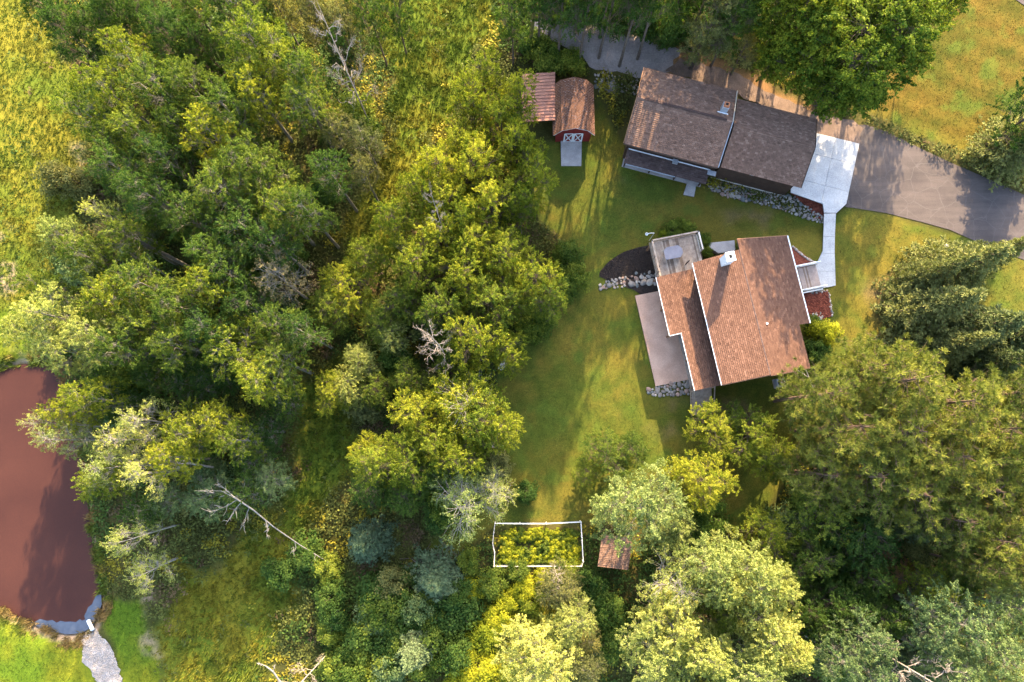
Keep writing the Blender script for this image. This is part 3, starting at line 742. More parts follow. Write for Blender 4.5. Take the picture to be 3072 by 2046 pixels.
# chimney
cx, cy = P(2191, 770, 8.7); c_, s_ = math.cos(math.radians(11.3)), math.sin(math.radians(11.3)); cu = c_*cx+s_*cy; cv = -s_*cx+c_*cy
ch = MB().box(fl, cu-0.34, cu+0.34, cv-0.36, cv+0.36, 6.4, 8.7).build('chimney', M['white'], lh)
MB().box(fl, cu-0.39, cu+0.39, cv-0.41, cv+0.41, 8.7, 8.8).build('chimney_cap', M['white'], ch)
MB().box(fl, cu-0.13, cu+0.13, cv-0.15, cv+0.15, 8.76, 8.812).build('flue', M['black'], ch)
px_, py_ = P(2300, 971, 7.2); MB().tube([(px_,py_,6.4),(px_,py_,7.35)], 0.09, 10).build('vent_pipe', M['white'], lh)
for a in (3.2, 8.0): window(lh, fl, 19.04, 19.11, a, a+1.6, 2.9, 4.2, 'u')
for a in (3.0, 5.5, 9.4): window(lh, fl, 19.04, 19.11, a, a+1.4, 0.7, 1.9, 'u')
window(lh, fl, 21.0, 22.2, 1.77, 1.81, 3.0, 4.2, 'v'); window(lh, fl, 24.0, 25.2, 1.77, 1.81, 3.0, 4.2, 'v')
for s in (7.2, 11.4): window(lh, fl, 26.1, 26.16, s, s+1.2, 3.0, 4.1, 'u')
MB().box(fl, 26.1, 26.16, 9.0, 10.0, 2.4, 4.05).build('door', M['red'], lh)
# porch posts under the western roof and brackets
for (a, b) in ((15.95,6.9),(15.95,9.4),(15.95,11.85),(16.95,1.7),(16.95,4.2)):
    MB().box(fl, a-0.07, a+0.07, b-0.07, b+0.07, 2.45, 3.9 if a < 16.5 else 4.08).build('porch_post', M['wood_brown'], lh)

# deck
dk = empty('wooden_deck', fl(17, 14, 0.2), 'weathered raised wooden deck with railings on the house corner', 'deck')
DZ = 2.42
i = 0; u = 16.22
while u < 20.55:
    v0 = 1.9 if u < 18.85 and u > 16.8 else (6.7 if u < 19 else 12.15)
    MB().box(fl, u, u+0.132, v0, 15.62, DZ-0.04+rnd.uniform(-0.004,0.004), DZ).build('board', M[rnd.choice(('wood_grey','wood_grey','wood_tan','wood_umber'))], dk); u += 0.146
MB().box(fl, 16.2, 20.62, 15.63, 15.68, DZ-0.26, DZ+0.004).build('rim_board', M['wood_brown'], dk)
MB().box(fl, 16.14, 16.195, 6.7, 15.68, DZ-0.26, DZ+0.004).build('rim_board', M['wood_grey'], dk)
MB().box(fl, 20.63, 20.68, 12.2, 15.68, 0.5, DZ+0.004).build('skirt', M['wood_dark'], dk)
def rail(root, a, b, z, h, mat, gap=0.14, post=1.5, topw=0.14):
    a = np.array(a); b = np.array(b); L = np.linalg.norm(b-a); n = max(1, round(L/post))
    top = MB().bar((*a, z+h), (*b, z+h), topw, 0.04).build('top_rail', mat, root)
    MB().bar((*a, z+0.1), (*b, z+0.1), 0.05, 0.08).build('bottom_rail', mat, root)
    for i in range(n+1):
        p = a+(b-a)*i/n; MB().bar((*p, z-0.2), (*p, z+h+0.08), 0.09).build('post', mat, root)
    k = int(L/gap)
    for i in range(1, k):
        p = a+(b-a)*i/k; MB().bar((*p, z+0.12), (*p, z+h-0.02), 0.035).build('baluster', mat, root)
rail(dk, fl(16.22,15.6)[:2], fl(20.6,15.6)[:2], DZ, 0.95, M['wood_grey'])
rail(dk, fl(16.22,6.8)[:2], fl(16.22,15.6)[:2], DZ, 0.95, M['wood_grey'])
rail(dk, fl(20.6,13.9)[:2], fl(20.6,15.6)[:2], DZ, 0.95, M['wood_pale'])
for a, b in ((16.3,15.5),(18.4,15.5),(20.5,15.5),(16.3,12.4),(16.3,9.5),(16.3,6.9),(20.5,12.3)):
    MB().box(fl, a-0.07, a+0.07, b-0.07, b+0.07, -0.3, DZ-0.05).build('support_post', M['wood_brown'], dk)
for j in range(2):
    px, py = ((2057,793),(1973,805))[j]; x, y = P(px, py, DZ)
    o = MB().bar((x,y,DZ+0.002), (x,y,DZ+1.45-0.5*j), 0.07).build('torch_pole', M['wood_dark'])
    tag(o, ('taller dark wooden pole standing on the deck boards', 'shorter dark wooden pole near the deck railing')[j], 'pole')
# stairs down at the south end
st = empty('deck_stairs', fl(17.8, 0.2, 0), 'grey wooden stairs descending from the porch at house corner', 'stairs')
for i in range(11):
    v = 1.85-i*0.235; z = DZ-0.12-i*0.205
    MB().box(fl, 16.95, 18.75, v-0.24, v, z-0.04, z).build('tread', M['wood_grey'], st)
for a in (16.9, 18.8):
    MB().bar(fl(a,1.9,DZ-0.25), fl(a,-0.75,0.1), 0.05, 0.26).build('stringer', M['wood_grey'], st)
    MB().bar(fl(a,1.5,DZ+0.75), fl(a,-0.7,1.0), 0.1, 0.05).build('handrail', M['wood_grey'], st)
    for t in (0.05, 0.5, 0.95): 
        v = 1.5-2.2*t; z = DZ-0.2-1.95*t; MB().bar(fl(a,v,z-0.2 if t < .9 else -0.1), fl(a,v,DZ+0.78-(DZ-0.25)*t), 0.09).build('post', M['wood_grey'], st)
# glass table on deck
tb = empty('patio_table', fl(18.0, 14.1, DZ), 'glass topped patio table with cut corners on the deck', 'table')
tu, tv = 17.95, 14.15
pts = [(-0.8,-0.55),(0.55,-0.55),(0.85,-0.2),(0.85,0.25),(0.55,0.6),(-0.5,0.6),(-0.85,0.35),(-0.85,-0.4)]
MB().prism([fl(tu+a, tv+b)[:2] for a, b in pts], DZ+0.70, DZ+0.73).build('tabletop', M['glass_table'], tb)
for a, b in ((-0.62,-0.4),(0.55,-0.4),(0.55,0.45),(-0.62,0.4)): MB().bar(fl(tu+a,tv+b,DZ+0.004), fl(tu+a*0.9,tv+b*0.9,DZ+0.70), 0.045).build('leg', M['dark_metal'], tb)
# patio
pt_ = empty('patio', fl(16, 7, 0), 'pinkish concrete patio along the lower house', 'patio')
PATIO = [fl(14.24,2.6)[:2], fl(19.3,2.6)[:2], fl(19.3,11.4)[:2], fl(14.24,11.4)[:2]]
slabs(pt_, PATIO, 11.3, [14.2,19.35], [2.55,7.0,11.45], 0.16, M['patio'], slope=False, gap=0.006, th=0.5)
# entry steps and railings
es = empty('entry_stoop', fl(29.5, 9.5, 2.0), 'entry stoop of brown boards with white railings', 'stoop')
u = 26.7
while u < 30.75:
    MB().box(fl, u, u+0.128, 8.5, 10.6, 2.34, 2.38).build('board', M[rnd.choice(('composite','composite','wood_umber'))], es); u += 0.142
MB().box(fl, 26.2, 30.8, 8.55, 10.55, 1.7, 2.33).build('stoop_base', M['concrete_old'], es)
for s in (8.42, 10.68):
    rail(es, fl(26.9,s)[:2], fl(30.9,s)[:2], 2.36, 0.9, M['white'], 0.16, 1.9, 0.1)
    MB().bar(fl(26.9,s+(0.16 if s > 9 else -0.16),2.3), fl(30.9,s+(0.16 if s > 9 else -0.16),2.3), 0.1, 0.2).build('kick_board', M['white'], es)
x, y, z = PG(2140, 752)
MB().prism([fl(19.3,15.6)[:2] if False else p for p in xy([PG(*q) for q in [(2120,750),(2118,737),(2199,725),(2204,752),(2150,765)]])][::-1], 1.0, z+0.14).build('landing_slab', M['concrete_old'])
tag(bpy.data.objects['landing_slab.001'] if 'landing_slab.001' in bpy.data.objects else bpy.data.objects['landing_slab'], 'plain grey concrete slab at the north wall of lower house', 'slab')
# air conditioner
x, y, z = PG(2334, 1150)
ac = empty('air_conditioner', (x, y, z), 'grey outdoor air conditioner unit with round fan grille', 'air conditioner')
fa = frame(11.3, x, y)
MB().box(fa, -0.42, 0.42, -0.42, 0.42, z-0.15, z+0.06).build('pad', M['concrete_old'], ac)
MB().box(fa, -0.37, 0.37, -0.37, 0.37, z+0.06, z+0.8).build('cabinet', M['grey_metal'], ac, bevel=0.06)
mb = MB(); ring = [(math.cos(t*math.pi/8), math.sin(t*math.pi/8)) for t in range(16)]
for k, r_ in enumerate((0.29, 0.2, 0.11)): mb.tube([fa(r_*a, r_*b, z+0.82) for a, b in ring+ring[:1]], 0.016, 5)
mb.build('fan_grille', M['dark_metal'], ac)
MB().tube([fa(0,0,z+0.79), fa(0,0,z+0.83)], 0.27, 16).build('fan_well', M['black'], ac)
MB().tube([fa(0,0,z+0.832), fa(0,0,z+0.86)], 0.08, 10).build('fan_hub', M['grey_metal'], ac)

# ------------------------------------------------------------------ barn and lean-to
fb = frame(0.6, 5.9, 31.7)
bn = empty('red_barn', (5.9, 31.7, 0), 'small red barn with gambrel shingle roof and white trimmed doors', 'barn')
prof = [(-1.65,-0.2),(1.65,-0.2),(1.65,2.15),(1.18,3.0),(0,3.5),(-1.18,3.0),(-1.65,2.15)]
mb = MB(); n = len(prof)
mb.add([fb(a,-2.25,b) for a,b in prof]+[fb(a,2.35,b) for a,b in prof], [tuple(range(n-1,-1,-1)), tuple(range(n,2*n))]+[(i,(i+1)%n,n+(i+1)%n,n+i) for i in range(n)])
mb.build('wall', M['red'], bn)
for sgn in (-1, 1):
    roof_slope(bn, fb, -2.5, sgn*1.98, 2.6, sgn*1.22, 1.95, 3.06, 'shingle', axis='v', th=0.06, base_mat='white')
    roof_slope(bn, fb, -2.5, sgn*1.22, 2.6, 0.0, 3.06, 3.60, 'shingle', axis='v', th=0.06, base_mat='white')
    MB().box(fb, min(sgn*1.7,sgn*1.98), max(sgn*1.7,sgn*1.98), 2.36, 2.62, 1.8, 1.9).build('eave_return', M['white'], bn)
for k, (a0, a1) in enumerate(((-0.92, 0.0), (0.0, 0.92))):
    d = MB().box(fb, a0+0.01, a1-0.01, -2.32, -2.255, 0.12, 2.05).build('door', M['red'], bn)
    y0 = -2.35
    for (p, q, w) in (((a0+0.06,0.17),(a1-0.06,0.17),0.12), ((a0+0.06,2.0),(a1-0.06,2.0),0.12), ((a0+0.07,0.17),(a0+0.07,2.0),0.13), ((a1-0.07,0.17),(a1-0.07,2.0),0.13),
                      ((a0+0.1,0.2),(a1-0.1,1.97),0.10), ((a0+0.1,1.97),(a1-0.1,0.2),0.10)):
        MB().bar(fb(p[0],y0,p[1]), fb(q[0],y0,q[1]), 0.03, w, up=(0,0,1) if abs(p[1]-q[1]) < 1.5 or abs(p[0]-q[0]) > 0.1 else (1,0,0)).build('door_trim', M['white'], d)
for s in (-1.62, 1.62): MB().box(fb, s-0.05, s+0.05, -2.29, -2.255, -0.1, 2.1).build('corner_board', M['red'], bn)
RAMP = PP([(1682,420),(1745,420),(1744,497),(1684,497)], 0.1)
rp = empty('barn_ramp', (*RAMP[3], 0), 'grey concrete ramp at the barn doors', 'ramp')
mb = MB(); mb.hexa([(x,y,-0.2) for x,y in RAMP], [(RAMP[0][0],RAMP[0][1],0.2),(RAMP[1][0],RAMP[1][1],0.2),(RAMP[2][0],RAMP[2][1],0.05),(RAMP[3][0],RAMP[3][1],0.05)])
mb.build('ramp_slab', M['concrete_old'], rp)
lt = empty('lean_to', (2.6, 33, 0), 'open lean-to with ribbed reddish metal roof beside the barn', 'lean-to')
LT = PP([(1572,217),(1660,214)], 2.2); y1 = LT[0][1]; y0 = P(1600, 362, 2.2)[1]; x0 = LT[0][0]-0.2; x1 = 4.15
npan = 15; w = (y1-y0)/npan
for i in range(npan):
    a = y0+i*w; mb = MB()
    mb.hexa([(x0,a+0.01,1.86),(x1,a+0.01,2.26),(x1,a+w-0.01,2.26),(x0,a+w-0.01,1.86)], [(x0,a+0.01,1.88),(x1,a+0.01,2.28),(x1,a+w-0.01,2.28),(x0,a+w-0.01,1.88)])
    p_ = mb.build('roof_panel', M['tin'], lt)
    MB().bar((x0,a+0.03,1.90), (x1,a+0.03,2.30), 0.05, 0.06).build('rib', M['tin'], p_)
for a in (y0+0.15, (y0+y1)/2, y1-0.15): MB().box(frame(0), x0+0.1, x0+0.22, a-0.06, a+0.06, -0.3, 1.86).build('post', M['wood_grey'], lt)
MB().box(frame(0), x0+0.08, x0+0.2, y0+0.05, y1-0.05, 1.72, 1.855).build('beam', M['wood_grey'], lt)

# ------------------------------------------------------------------ garden shed, fence, small things
x, y = P(1845, 1658, 2.3)
fs = frame(-7, x, y)
gs = empty('garden_shed', (x, y, 0), 'little brown shed with sloping roof under the pale tree', 'shed')
MB().box(fs, -1.05, 1.05, -1.1, 1.1, -0.2, 2.0).build('wall', M['wood_dark'], gs)
roof_slope(gs, fs, -1.35, -1.35, 1.35, 0.55, 1.95, 2.55, 'shingle_up', axis='u', th=0.08)
roof_slope(gs, fs, -1.35, 1.4, 1.35, 0.55, 2.25, 2.55, 'shingle_up', axis='u', th=0.08)
MB().box(fs, -0.45, 0.45, -1.14, -1.1, 0.0, 1.8).build('door', M['wood_brown'], gs)

fc = empty('garden_fence', (*P(1485,1570,0), 0), 'thin white post and wire fence around the vegetable garden', 'fence')
FC = [(1485,1570),(1560,1571),(1640,1571),(1743,1566),(1746,1612),(1750,1685),(1745,1699),(1680,1699),(1580,1699),(1482,1699),(1484,1660),(1478,1630),(1481,1600)]
FZ = [P(a, b, 1.05) for a, b in FC]
for i, p in enumerate(FZ): MB().bar((*p,-0.3), (*p,1.12), 0.075).build('post', M['white'] if i < 6 else M['wood_pale'], fc)
for i in range(len(FZ)):
    a, b = FZ[i], FZ[(i+1)%len(FZ)]
    MB().bar((*a,1.03), (*b,1.03), 0.07 if i < 3 or 5 < i < 11 else 0.045, 0.07).build('rail', M['white'] if i < 5 else M['wood_pale'], fc)
    for h in (0.35, 0.7): MB().bar((*a,h), (*b,h), 0.015).build('wire', M['grey_metal'], fc)
# lamp post near the drive
x, y, z = PG(2800, 757)
lp = empty('lamp_post', (x, y, z), 'slim lamp post with white globe at the driveway edge', 'lamp post')
MB().tube([(x,y,z-0.2),(x,y,z+2.0)], 0.045, 8).build('pole', M['dark_metal'], lp)
def ball(name, c, r, mat, root, seg=12):
    bm = bmesh.new(); bmesh.ops.create_uvsphere(bm, u_segments=seg, v_segments=seg//2+2, radius=r)
    o_ = origin(root)
    for v in bm.verts: v.co += Vector(tuple(np.array(c)-o_))
    for f in bm.faces: f.smooth = True
    me = bpy.data.meshes.new(name); bm.to_mesh(me); bm.free(); me.materials.append(mat); return link_mesh(name, me, root)
ball('globe', (x,y,z+2.15), 0.2, M['white'], lp)
MB().tube([(x,y,z+1.93),(x,y,z+2.0)], [0.12,0.16], 10).build('collar', M['dark_metal'], lp)
x, y, z = PG(2782, 752)
tag(MB().bar((x-0.25,y-0.5,z+0.1), (x+0.05,y+0.4,z+0.16), 0.12, 0.12).build('timber_plank', M['wood_pale']), 'short pale timber plank beside the lamp post', 'plank')
# bird feeder pole by the deck
x, y = P(1941, 701, 2.6); x2, y2 = P(1962, 700, 2.4)
bf = empty('hanging_lamp', (x2, y2, gz(x2,y2)), 'white round lantern hung on a hook pole by deck corner', 'lantern')
MB().tube([(x2,y2,gz(x2,y2)-0.2),(x2,y2,2.5),((x+x2)/2,(y+y2)/2,2.62),(x,y,2.6)], 0.025, 6).build('hook_pole', M['white'], bf)
ball('lantern_globe', (x,y,2.45), 0.15, M['white'], bf)
MB().tube([(x,y,2.58),(x,y,2.63)], 0.06, 8).build('lantern_cap', M['dark_metal'], bf)
# bench, table, ring under the trees
x, y, z = PG(1510, 1094)
bc = empty('garden_bench', (x, y, z), 'pale wooden bench at the wood edge by the lawn', 'bench')
f2 = frame(62, x, y)
for k in range(3): MB().box(f2, -0.6, 0.6, -0.24+k*0.17, -0.09+k*0.17, z+0.42, z+0.46).build('slat', M['wood_pale'], bc)
for a in (-0.5, 0.5):
    for b in (-0.17, 0.17): MB().box(f2, a-0.04, a+0.04, b-0.04, b+0.04, z-0.1, z+0.42).build('leg', M['wood_pale'], bc)
x, y = P(1490, 1334, 1.6); z = gz(x, y)
ps = empty('play_platform', (x, y, z), 'grey plank play platform half hidden under the trees', 'platform')
f2 = frame(-8, x, y)
for k in range(7): MB().box(f2, -0.62+k*0.18, -0.46+k*0.18, -0.3, 0.3, 1.55, 1.6).build('plank', M['wood_grey'], ps)
for a in (-0.55, 0.55):
    for b in (-0.25, 0.25): MB().box(f2, a-0.05, a+0.05, b-0.05, b+0.05, z-0.1, 1.545).build('leg', M['wood_grey'], ps)
x, y, z = PG(1400, 1400)
mb = MB(); mb.tube([(x+0.28*math.cos(t*math.pi/8), y+0.28*math.sin(t*math.pi/8), z+0.35) for t in range(-7, 4)], 0.06, 6)
tag(mb.build('swing_ring', M['orange']), 'curved orange plastic swing seat lying below the trees', 'swing')
# culvert pipe and spillway stones
p0 = P(263,1862,-0.35); p1 = P(277,1889,0.0)
tag(MB().tube([(*p0,-0.45),(*p1,-0.02)], 0.16, 12).build('culvert_pipe', M['white']), 'short white culvert pipe at the pond outlet', 'pipe')
SPILL = xy([PG(*p) for p in [(252,1905),(262,1890),(290,1882),(330,1935),(352,1985),(372,2060),(375,2140),(310,2140),(296,2060),(270,2005),(246,1985),(250,1940)]])
drape('spillway_gravel', wobble(SPILL, 0.16, 0.35, 12), M['white_gravel'], 0.04, 'pale gravel spillway running away from the pond', 'gravel', 'structure')
def pebbles(name, poly, n, r0, r1, mats, label, cat, off=0.05):
    xs = np.array([p[0] for p in poly]); ys = np.array([p[1] for p in poly])
    x = RNG.uniform(xs.min(), xs.max(), n*3); y = RNG.uniform(ys.min(), ys.max(), n*3); k = sdist(x, y, poly) > 0.03
    x = x[k][:n]; y = y[k][:n]; n = len(x); z = hf(x, y)+off
    base = np.array([(1,0,0),(-1,0,0),(0,1,0),(0,-1,0),(0,0,0.8),(0,0,-0.6)]); fc_ = np.array([(0,2,4),(2,1,4),(1,3,4),(3,0,4),(2,0,5),(1,2,5),(3,1,5),(0,3,5)])
    r = RNG.uniform(r0, r1, n)[:, None, None]; a = RNG.uniform(0, 6.28, n); ca, sa = np.cos(a), np.sin(a)
    B = base[None]*RNG.uniform(0.7, 1.2, (n,1,3))*r
    V = np.stack([B[...,0]*ca[:,None]-B[...,1]*sa[:,None], B[...,0]*sa[:,None]+B[...,1]*ca[:,None], B[...,2]], -1)+np.stack([x,y,z],-1)[:,None]
    F = (fc_[None]+np.arange(n)[:,None,None]*6).reshape(-1,3)
    me = np_mesh(name, V.reshape(-1,3), F, mats); return tag(link_mesh(name, me), label, cat, kind='stuff')
pebbles('spillway_stones', SPILL, 2600, 0.035, 0.10, M['white_gravel'], 'loose pale stones filling the spillway', 'stones')
pebbles('mulch_chips', xy([PG(*p) for p in [(2405,878),(2484,872),(2497,948),(2438,968),(2420,960)]]), 700, 0.03, 0.09, M['mulch_red'], 'red wood chips scattered over the lower mulch bed', 'wood chips', 0.07)
pebbles('mulch_chips', xy([PG(*p) for p in [(2366,577),(2472,608),(2477,655),(2462,660),(2420,620)]]), 500, 0.03, 0.09, M['mulch_red'], 'red wood chips scattered on the bed by the apron', 'wood chips', 0.07)
pebbles('mulch_chips', xy([PG(*p) for p in [(1797,830),(1800,815),(1830,782),(1880,752),(1950,735),(1975,830),(1925,835),(1830,845)]]), 1500, 0.03, 0.10, M['mulch_dark'], 'dark wood chips scattered on the bed by the deck', 'wood chips', 0.07)

# ------------------------------------------------------------------ vegetation prototypes
def unit(a): return a/(np.linalg.norm(a, axis=-1, keepdims=True)+1e-9)
def tubes_np(P0, P1, R0, R1, sides=5):
    P0 = np.asarray(P0, float); P1 = np.asarray(P1, float); n = len(P0)
    d = unit(P1-P0); up = np.where(np.abs(d[:, 2:3]) < 0.9, np.array([[0,0,1.0]]), np.array([[1.0,0,0]]))
    a = unit(np.cross(d, up)); b = np.cross(d, a)
    t = np.arange(sides)*2*np.pi/sides
    ring = a[:, None]*np.cos(t)[None, :, None]+b[:, None]*np.sin(t)[None, :, None]
    V = np.concatenate([P0[:, None]+ring*np.asarray(R0)[:, None, None], P1[:, None]+ring*np.asarray(R1)[:, None, None]], 1)
    i = np.arange(sides); j = (i+1) % sides
    f = np.stack([i, j, j+sides, i+sides], 1)
    F = (f[None]+np.arange(n)[:, None, None]*2*sides).reshape(-1, 4)
    return V.reshape(-1, 3), F
def join(parts):
    V, F, n = [], [], 0
    for v, f in parts: V.append(v); F.append(f+n); n += len(v)
    return np.concatenate(V), np.concatenate(F)
def leaves_np(rng, C, nrm, size, aspect=0.62):
    """kite shaped leaf faces at C with normals nrm"""
    n = len(C); nrm = unit(nrm)
    r = unit(np.cross(nrm, rng.normal(size=(n, 3)))); t = np.cross(nrm, r)
    s = (size*rng.uniform(0.65, 1.35, n))[:, None]
    V = np.stack([C-r*s*0.5, C+t*s*aspect*0.5+r*s*0.05-nrm*s*0.06, C+r*s*0.5, C-t*s*aspect*0.5+r*s*0.05-nrm*s*0.06], 1).reshape(-1, 3)
    F = np.arange(n*4).reshape(n, 4)
    return V, F
def curve_segs(rng, a, b, r0, r1, k=4, sag=0.0, wig=0.06):
    a = np.asarray(a, float); b = np.asarray(b, float); L = np.linalg.norm(b-a)
    t = np.linspace(0, 1, k+1)[:, None]; p = a+(b-a)*t
    p[1:-1] += rng.normal(size=(k-1, 3))*L*wig
    p[:, 2] += (np.sin(t[:, 0]*np.pi)*sag*L)
    r = np.linspace(r0, r1, k+1)
    return p[:-1], p[1:], r[:-1], r[1:]
class Wood:
    def __init__(s): s.a, s.b, s.c, s.d = [], [], [], []
    def add(s, seg): s.a.append(seg[0]); s.b.append(seg[1]); s.c.append(seg[2]); s.d.append(seg[3])
    def mesh(s, sides): return tubes_np(np.concatenate(s.a), np.concatenate(s.b), np.concatenate(s.c), np.concatenate(s.d), sides)

def broad_tree(seed, H=13.0, R=4.0, lobes=11, per=20, nleaf=75, leaf=0.20, lobe_r=0.40, base=0.35, clump=0.42, flat=0.6, twig=0.014, limb=0.05, top=0.9, up=0.9, wood_sides=5, droop=0.0, inner=0.50):
    rng = np.random.default_rng(seed); tr = Wood(); br = Wood()
    th = H*0.82; lean = rng.normal(size=2)*0.25
    tp = np.array([[0, 0, -0.3], [0, 0, 0.1*H], [lean[0]*.4, lean[1]*.4, 0.35*H], [lean[0], lean[1], 0.6*H], [lean[0]*1.3, lean[1]*1.3, th]])
    rr = np.array([0.021, 0.017, 0.013, 0.009, 0.003])*H
    tr.add((tp[:-1], tp[1:], rr[:-1], rr[1:]))
    def trunk_at(z):
        k = np.clip(np.searchsorted(tp[:, 2], z)-1, 0, 3); t = (z-tp[k, 2])/(tp[k+1, 2]-tp[k, 2]); return tp[k]+(tp[k+1]-tp[k])*t
    C, Nn, A = [], [], []
    for i in range(lobes):
        t = base+(top-base)*((i+0.5)/lobes)**0.85
        prof = math.sqrt(max(0.02, 1-((t-0.52)/0.52)**2)) if t > 0.52 else math.sqrt(max(0.15, 1-((0.52-t)/0.42)**2))
        az = i*2.399+rng.uniform(-0.5, 0.5); rad = R*prof*rng.uniform(inner, 0.78)
        if i >= lobes-2: rad *= 0.4
        lc = np.array([math.cos(az)*rad, math.sin(az)*rad, t*H]); lc[:2] += lean
        lr = R*lobe_r*rng.uniform(0.8, 1.2)
        st = trunk_at(max(0.2*H, lc[2]-rad*0.75-0.06*H))
        br.add(curve_segs(rng, st, lc, limb*rng.uniform(0.7, 1.2)*H/13, twig*1.6, 4, 0.08))
        lv = rng.uniform(0.0, 0.25)
        # clumps over the upper shell of the lobe
        d = unit(rng.normal(size=(per*3, 3))); d = d[d[:, 2] > -0.45][:per]
        rf = rng.uniform(0.45, 1.05, len(d))**0.6
        cc = lc+d*rf[:, None]*lr*np.array([1.05, 1.05, 0.75])
        for c, dd in zip(cc, d):
            src = st+(lc-st)*rng.uniform(0.35, 1.0); mid = (src+c)/2+rng.normal(size=3)*0.18
            br.add((np.array([src, mid]), np.array([mid, c]), np.array([twig, twig*0.75]), np.array([twig*0.75, twig*0.4])))
            m = int(nleaf*rng.uniform(0.6, 1.35)); cr = clump*rng.uniform(0.75, 1.35)*R/4
            ax = unit(dd*np.array([1, 1, 0.6])+rng.normal(size=3)*0.45); w_ = rng.uniform(-1.0, 1.0, m)
            o = unit(rng.normal(size=(m, 3)))*(rng.uniform(0, 1, m)**0.5)[:, None]
            q = c+ax*(w_*cr*1.25)[:, None]+o*cr*(0.62-0.3*w_)[:, None]*np.array([1, 1, flat])
            q[:, 2] -= droop*rng.uniform(0, 1, m)*cr
            C.append(q); Nn.append(o*0.5+np.array([0, 0, up*0.65])+rng.normal(size=(m, 3))*0.75+dd*0.3)
            A.append(np.clip(rng.uniform(0.05, 0.75)+lv+rng.normal(size=m)*0.24, 0, 1))
    C = np.concatenate(C); Nn = np.concatenate(Nn); A = np.concatenate(A)
    LV, LF = leaves_np(rng, C, Nn, leaf)
    return tr.mesh(7), br.mesh(wood_sides-1), (LV, LF, np.repeat(A, 4)), H, R
def sparse_tree(seed, **k):
    d = dict(H=13, R=3.6, lobes=11, per=20, nleaf=30, leaf=0.14, lobe_r=0.46, clump=0.40, twig=0.02, limb=0.055, flat=0.7); d.update(k)
    return broad_tree(seed, **d)
def bare_tree(seed, H=10.0, R=3.0, n=16, sub=9):
    rng = np.random.default_rng(seed); tr = Wood(); br = Wood()
    tp = np.array([[0,0,-0.3],[0.1,0.05,0.3*H],[0.0,0.2,0.65*H],[0.2,0.1,H]]); rr = np.array([0.012,0.010,0.007,0.002])*H
    tr.add((tp[:-1], tp[1:], rr[:-1], rr[1:]))
    for i in range(n):
        t = 0.3+0.65*i/n; az = i*2.4+rng.uniform(-.4,.4); L = R*(1.15-t*0.7)*rng.uniform(0.7,1.1)
        a = np.array([0.1,0.1,t*H]); b = a+np.array([math.cos(az)*L, math.sin(az)*L, L*rng.uniform(0.1,0.6)])
        br.add(curve_segs(rng, a, b, 0.036, 0.013, 5, -0.05, 0.07))
        for j in range(sub):
            s = rng.uniform(0.25,1.0); p = a+(b-a)*s; az2 = az+rng.uniform(-1.1,1.1); l2 = L*0.45*rng.uniform(0.4,1)
            q = p+np.array([math.cos(az2)*l2, math.sin(az2)*l2, l2*rng.uniform(-0.35,0.6)])
            br.add(curve_segs(rng, p, q, 0.015, 0.006, 3, 0, 0.1))
            for _ in range(3):
                s2 = rng.uniform(0.3,1.0); p2 = p+(q-p)*s2; q2 = p2+rng.normal(size=3)*l2*0.28
                br.add(curve_segs(rng, p2, q2, 0.011, 0.005, 2, 0, 0.1))
    # a few last withered leaves
    C = np.concatenate(br.b)[rng.integers(0, 60, 90)]+rng.normal(size=(90,3))*0.1
    LV, LF = leaves_np(rng, C, rng.normal(size=(90,3)), 0.12)
    return tr.mesh(7), br.mesh(4), (LV, LF, np.repeat(rng.uniform(0,1,90), 4)), H, R
def needle_tufts(rng, C, axis, n, length, width):
    """bursts of needle blades round each centre"""
    m = len(C); d = unit(rng.normal(size=(m, n, 3))+axis[:, None]*0.9); L = length*rng.uniform(0.6, 1.15, (m, n, 1))
    side = unit(np.cross(d, rng.normal(size=(m, n, 3))))*width
    c = C[:, None]+d*0.03
    V = np.stack([c-side*0.5, c+side*0.5, c+d*L+side*0.35, c+d*L-side*0.35], 2).reshape(-1, 3)
    return V, np.arange(len(V)).reshape(-1, 4)
def pine_tree(seed, H=14.0, R=3.6):
    rng = np.random.default_rng(seed); tr = Wood(); br = Wood()
    tp = np.array([[0,0,-0.3],[0.05,0,0.4*H],[0.1,0.1,0.75*H],[0.1,0.1,H]]); rr = np.array([0.015,0.012,0.008,0.002])*H
    tr.add((tp[:-1], tp[1:], rr[:-1], rr[1:]))
    C, X, A = [], [], []
    z = 0.42*H; w = 0
    while z < H-0.3:
        t = (z/H-0.42)/0.58; L = R*math.sqrt(max(0.02, 1-t**1.7))*(0.75+0.25*min(1, t*4)); k = 6
        for i in range(k):
            az = rng.uniform(0, 6.283); l = L*rng.uniform(0.6,1.15)
            a = np.array([0.08,0.05,z+rng.uniform(-0.4,0.4)]); b = a+np.array([math.cos(az)*l, math.sin(az)*l, l*rng.uniform(0.05,0.3)])
            br.add(curve_segs(rng, a, b, 0.024, 0.008, 4, -0.08, 0.05))
            nt = max(3, int(7.5*l/R*1.5))
            for j in range(nt):
                s = rng.uniform(0.3, 1.0)**0.7; p = a+(b-a)*s; off = rng.normal(size=3)*np.array([0.42,0.42,0.16])*(0.6+0.5*s); q = p+off; q[2] += 0.1
                br.add((p[None], q[None], np.array([0.012]), np.array([0.007])))
                C.append(q); X.append(unit(np.array([math.cos(az)*0.6, math.sin(az)*0.6, 1.0])+rng.normal(size=3)*0.3)); A.append(rng.uniform(0.1,0.85))
        z += 0.74; w += 1
    C = np.array(C); X = np.array(X); A = np.array(A); n = 36
    LV, LF = needle_tufts(rng, C, X, n, 0.35, 0.034)
    return tr.mesh(7), br.mesh(4), (LV, LF, np.clip(np.repeat(A, n*4)+rng.normal(size=len(A)*n*4)*0.05, 0, 1)), H, R
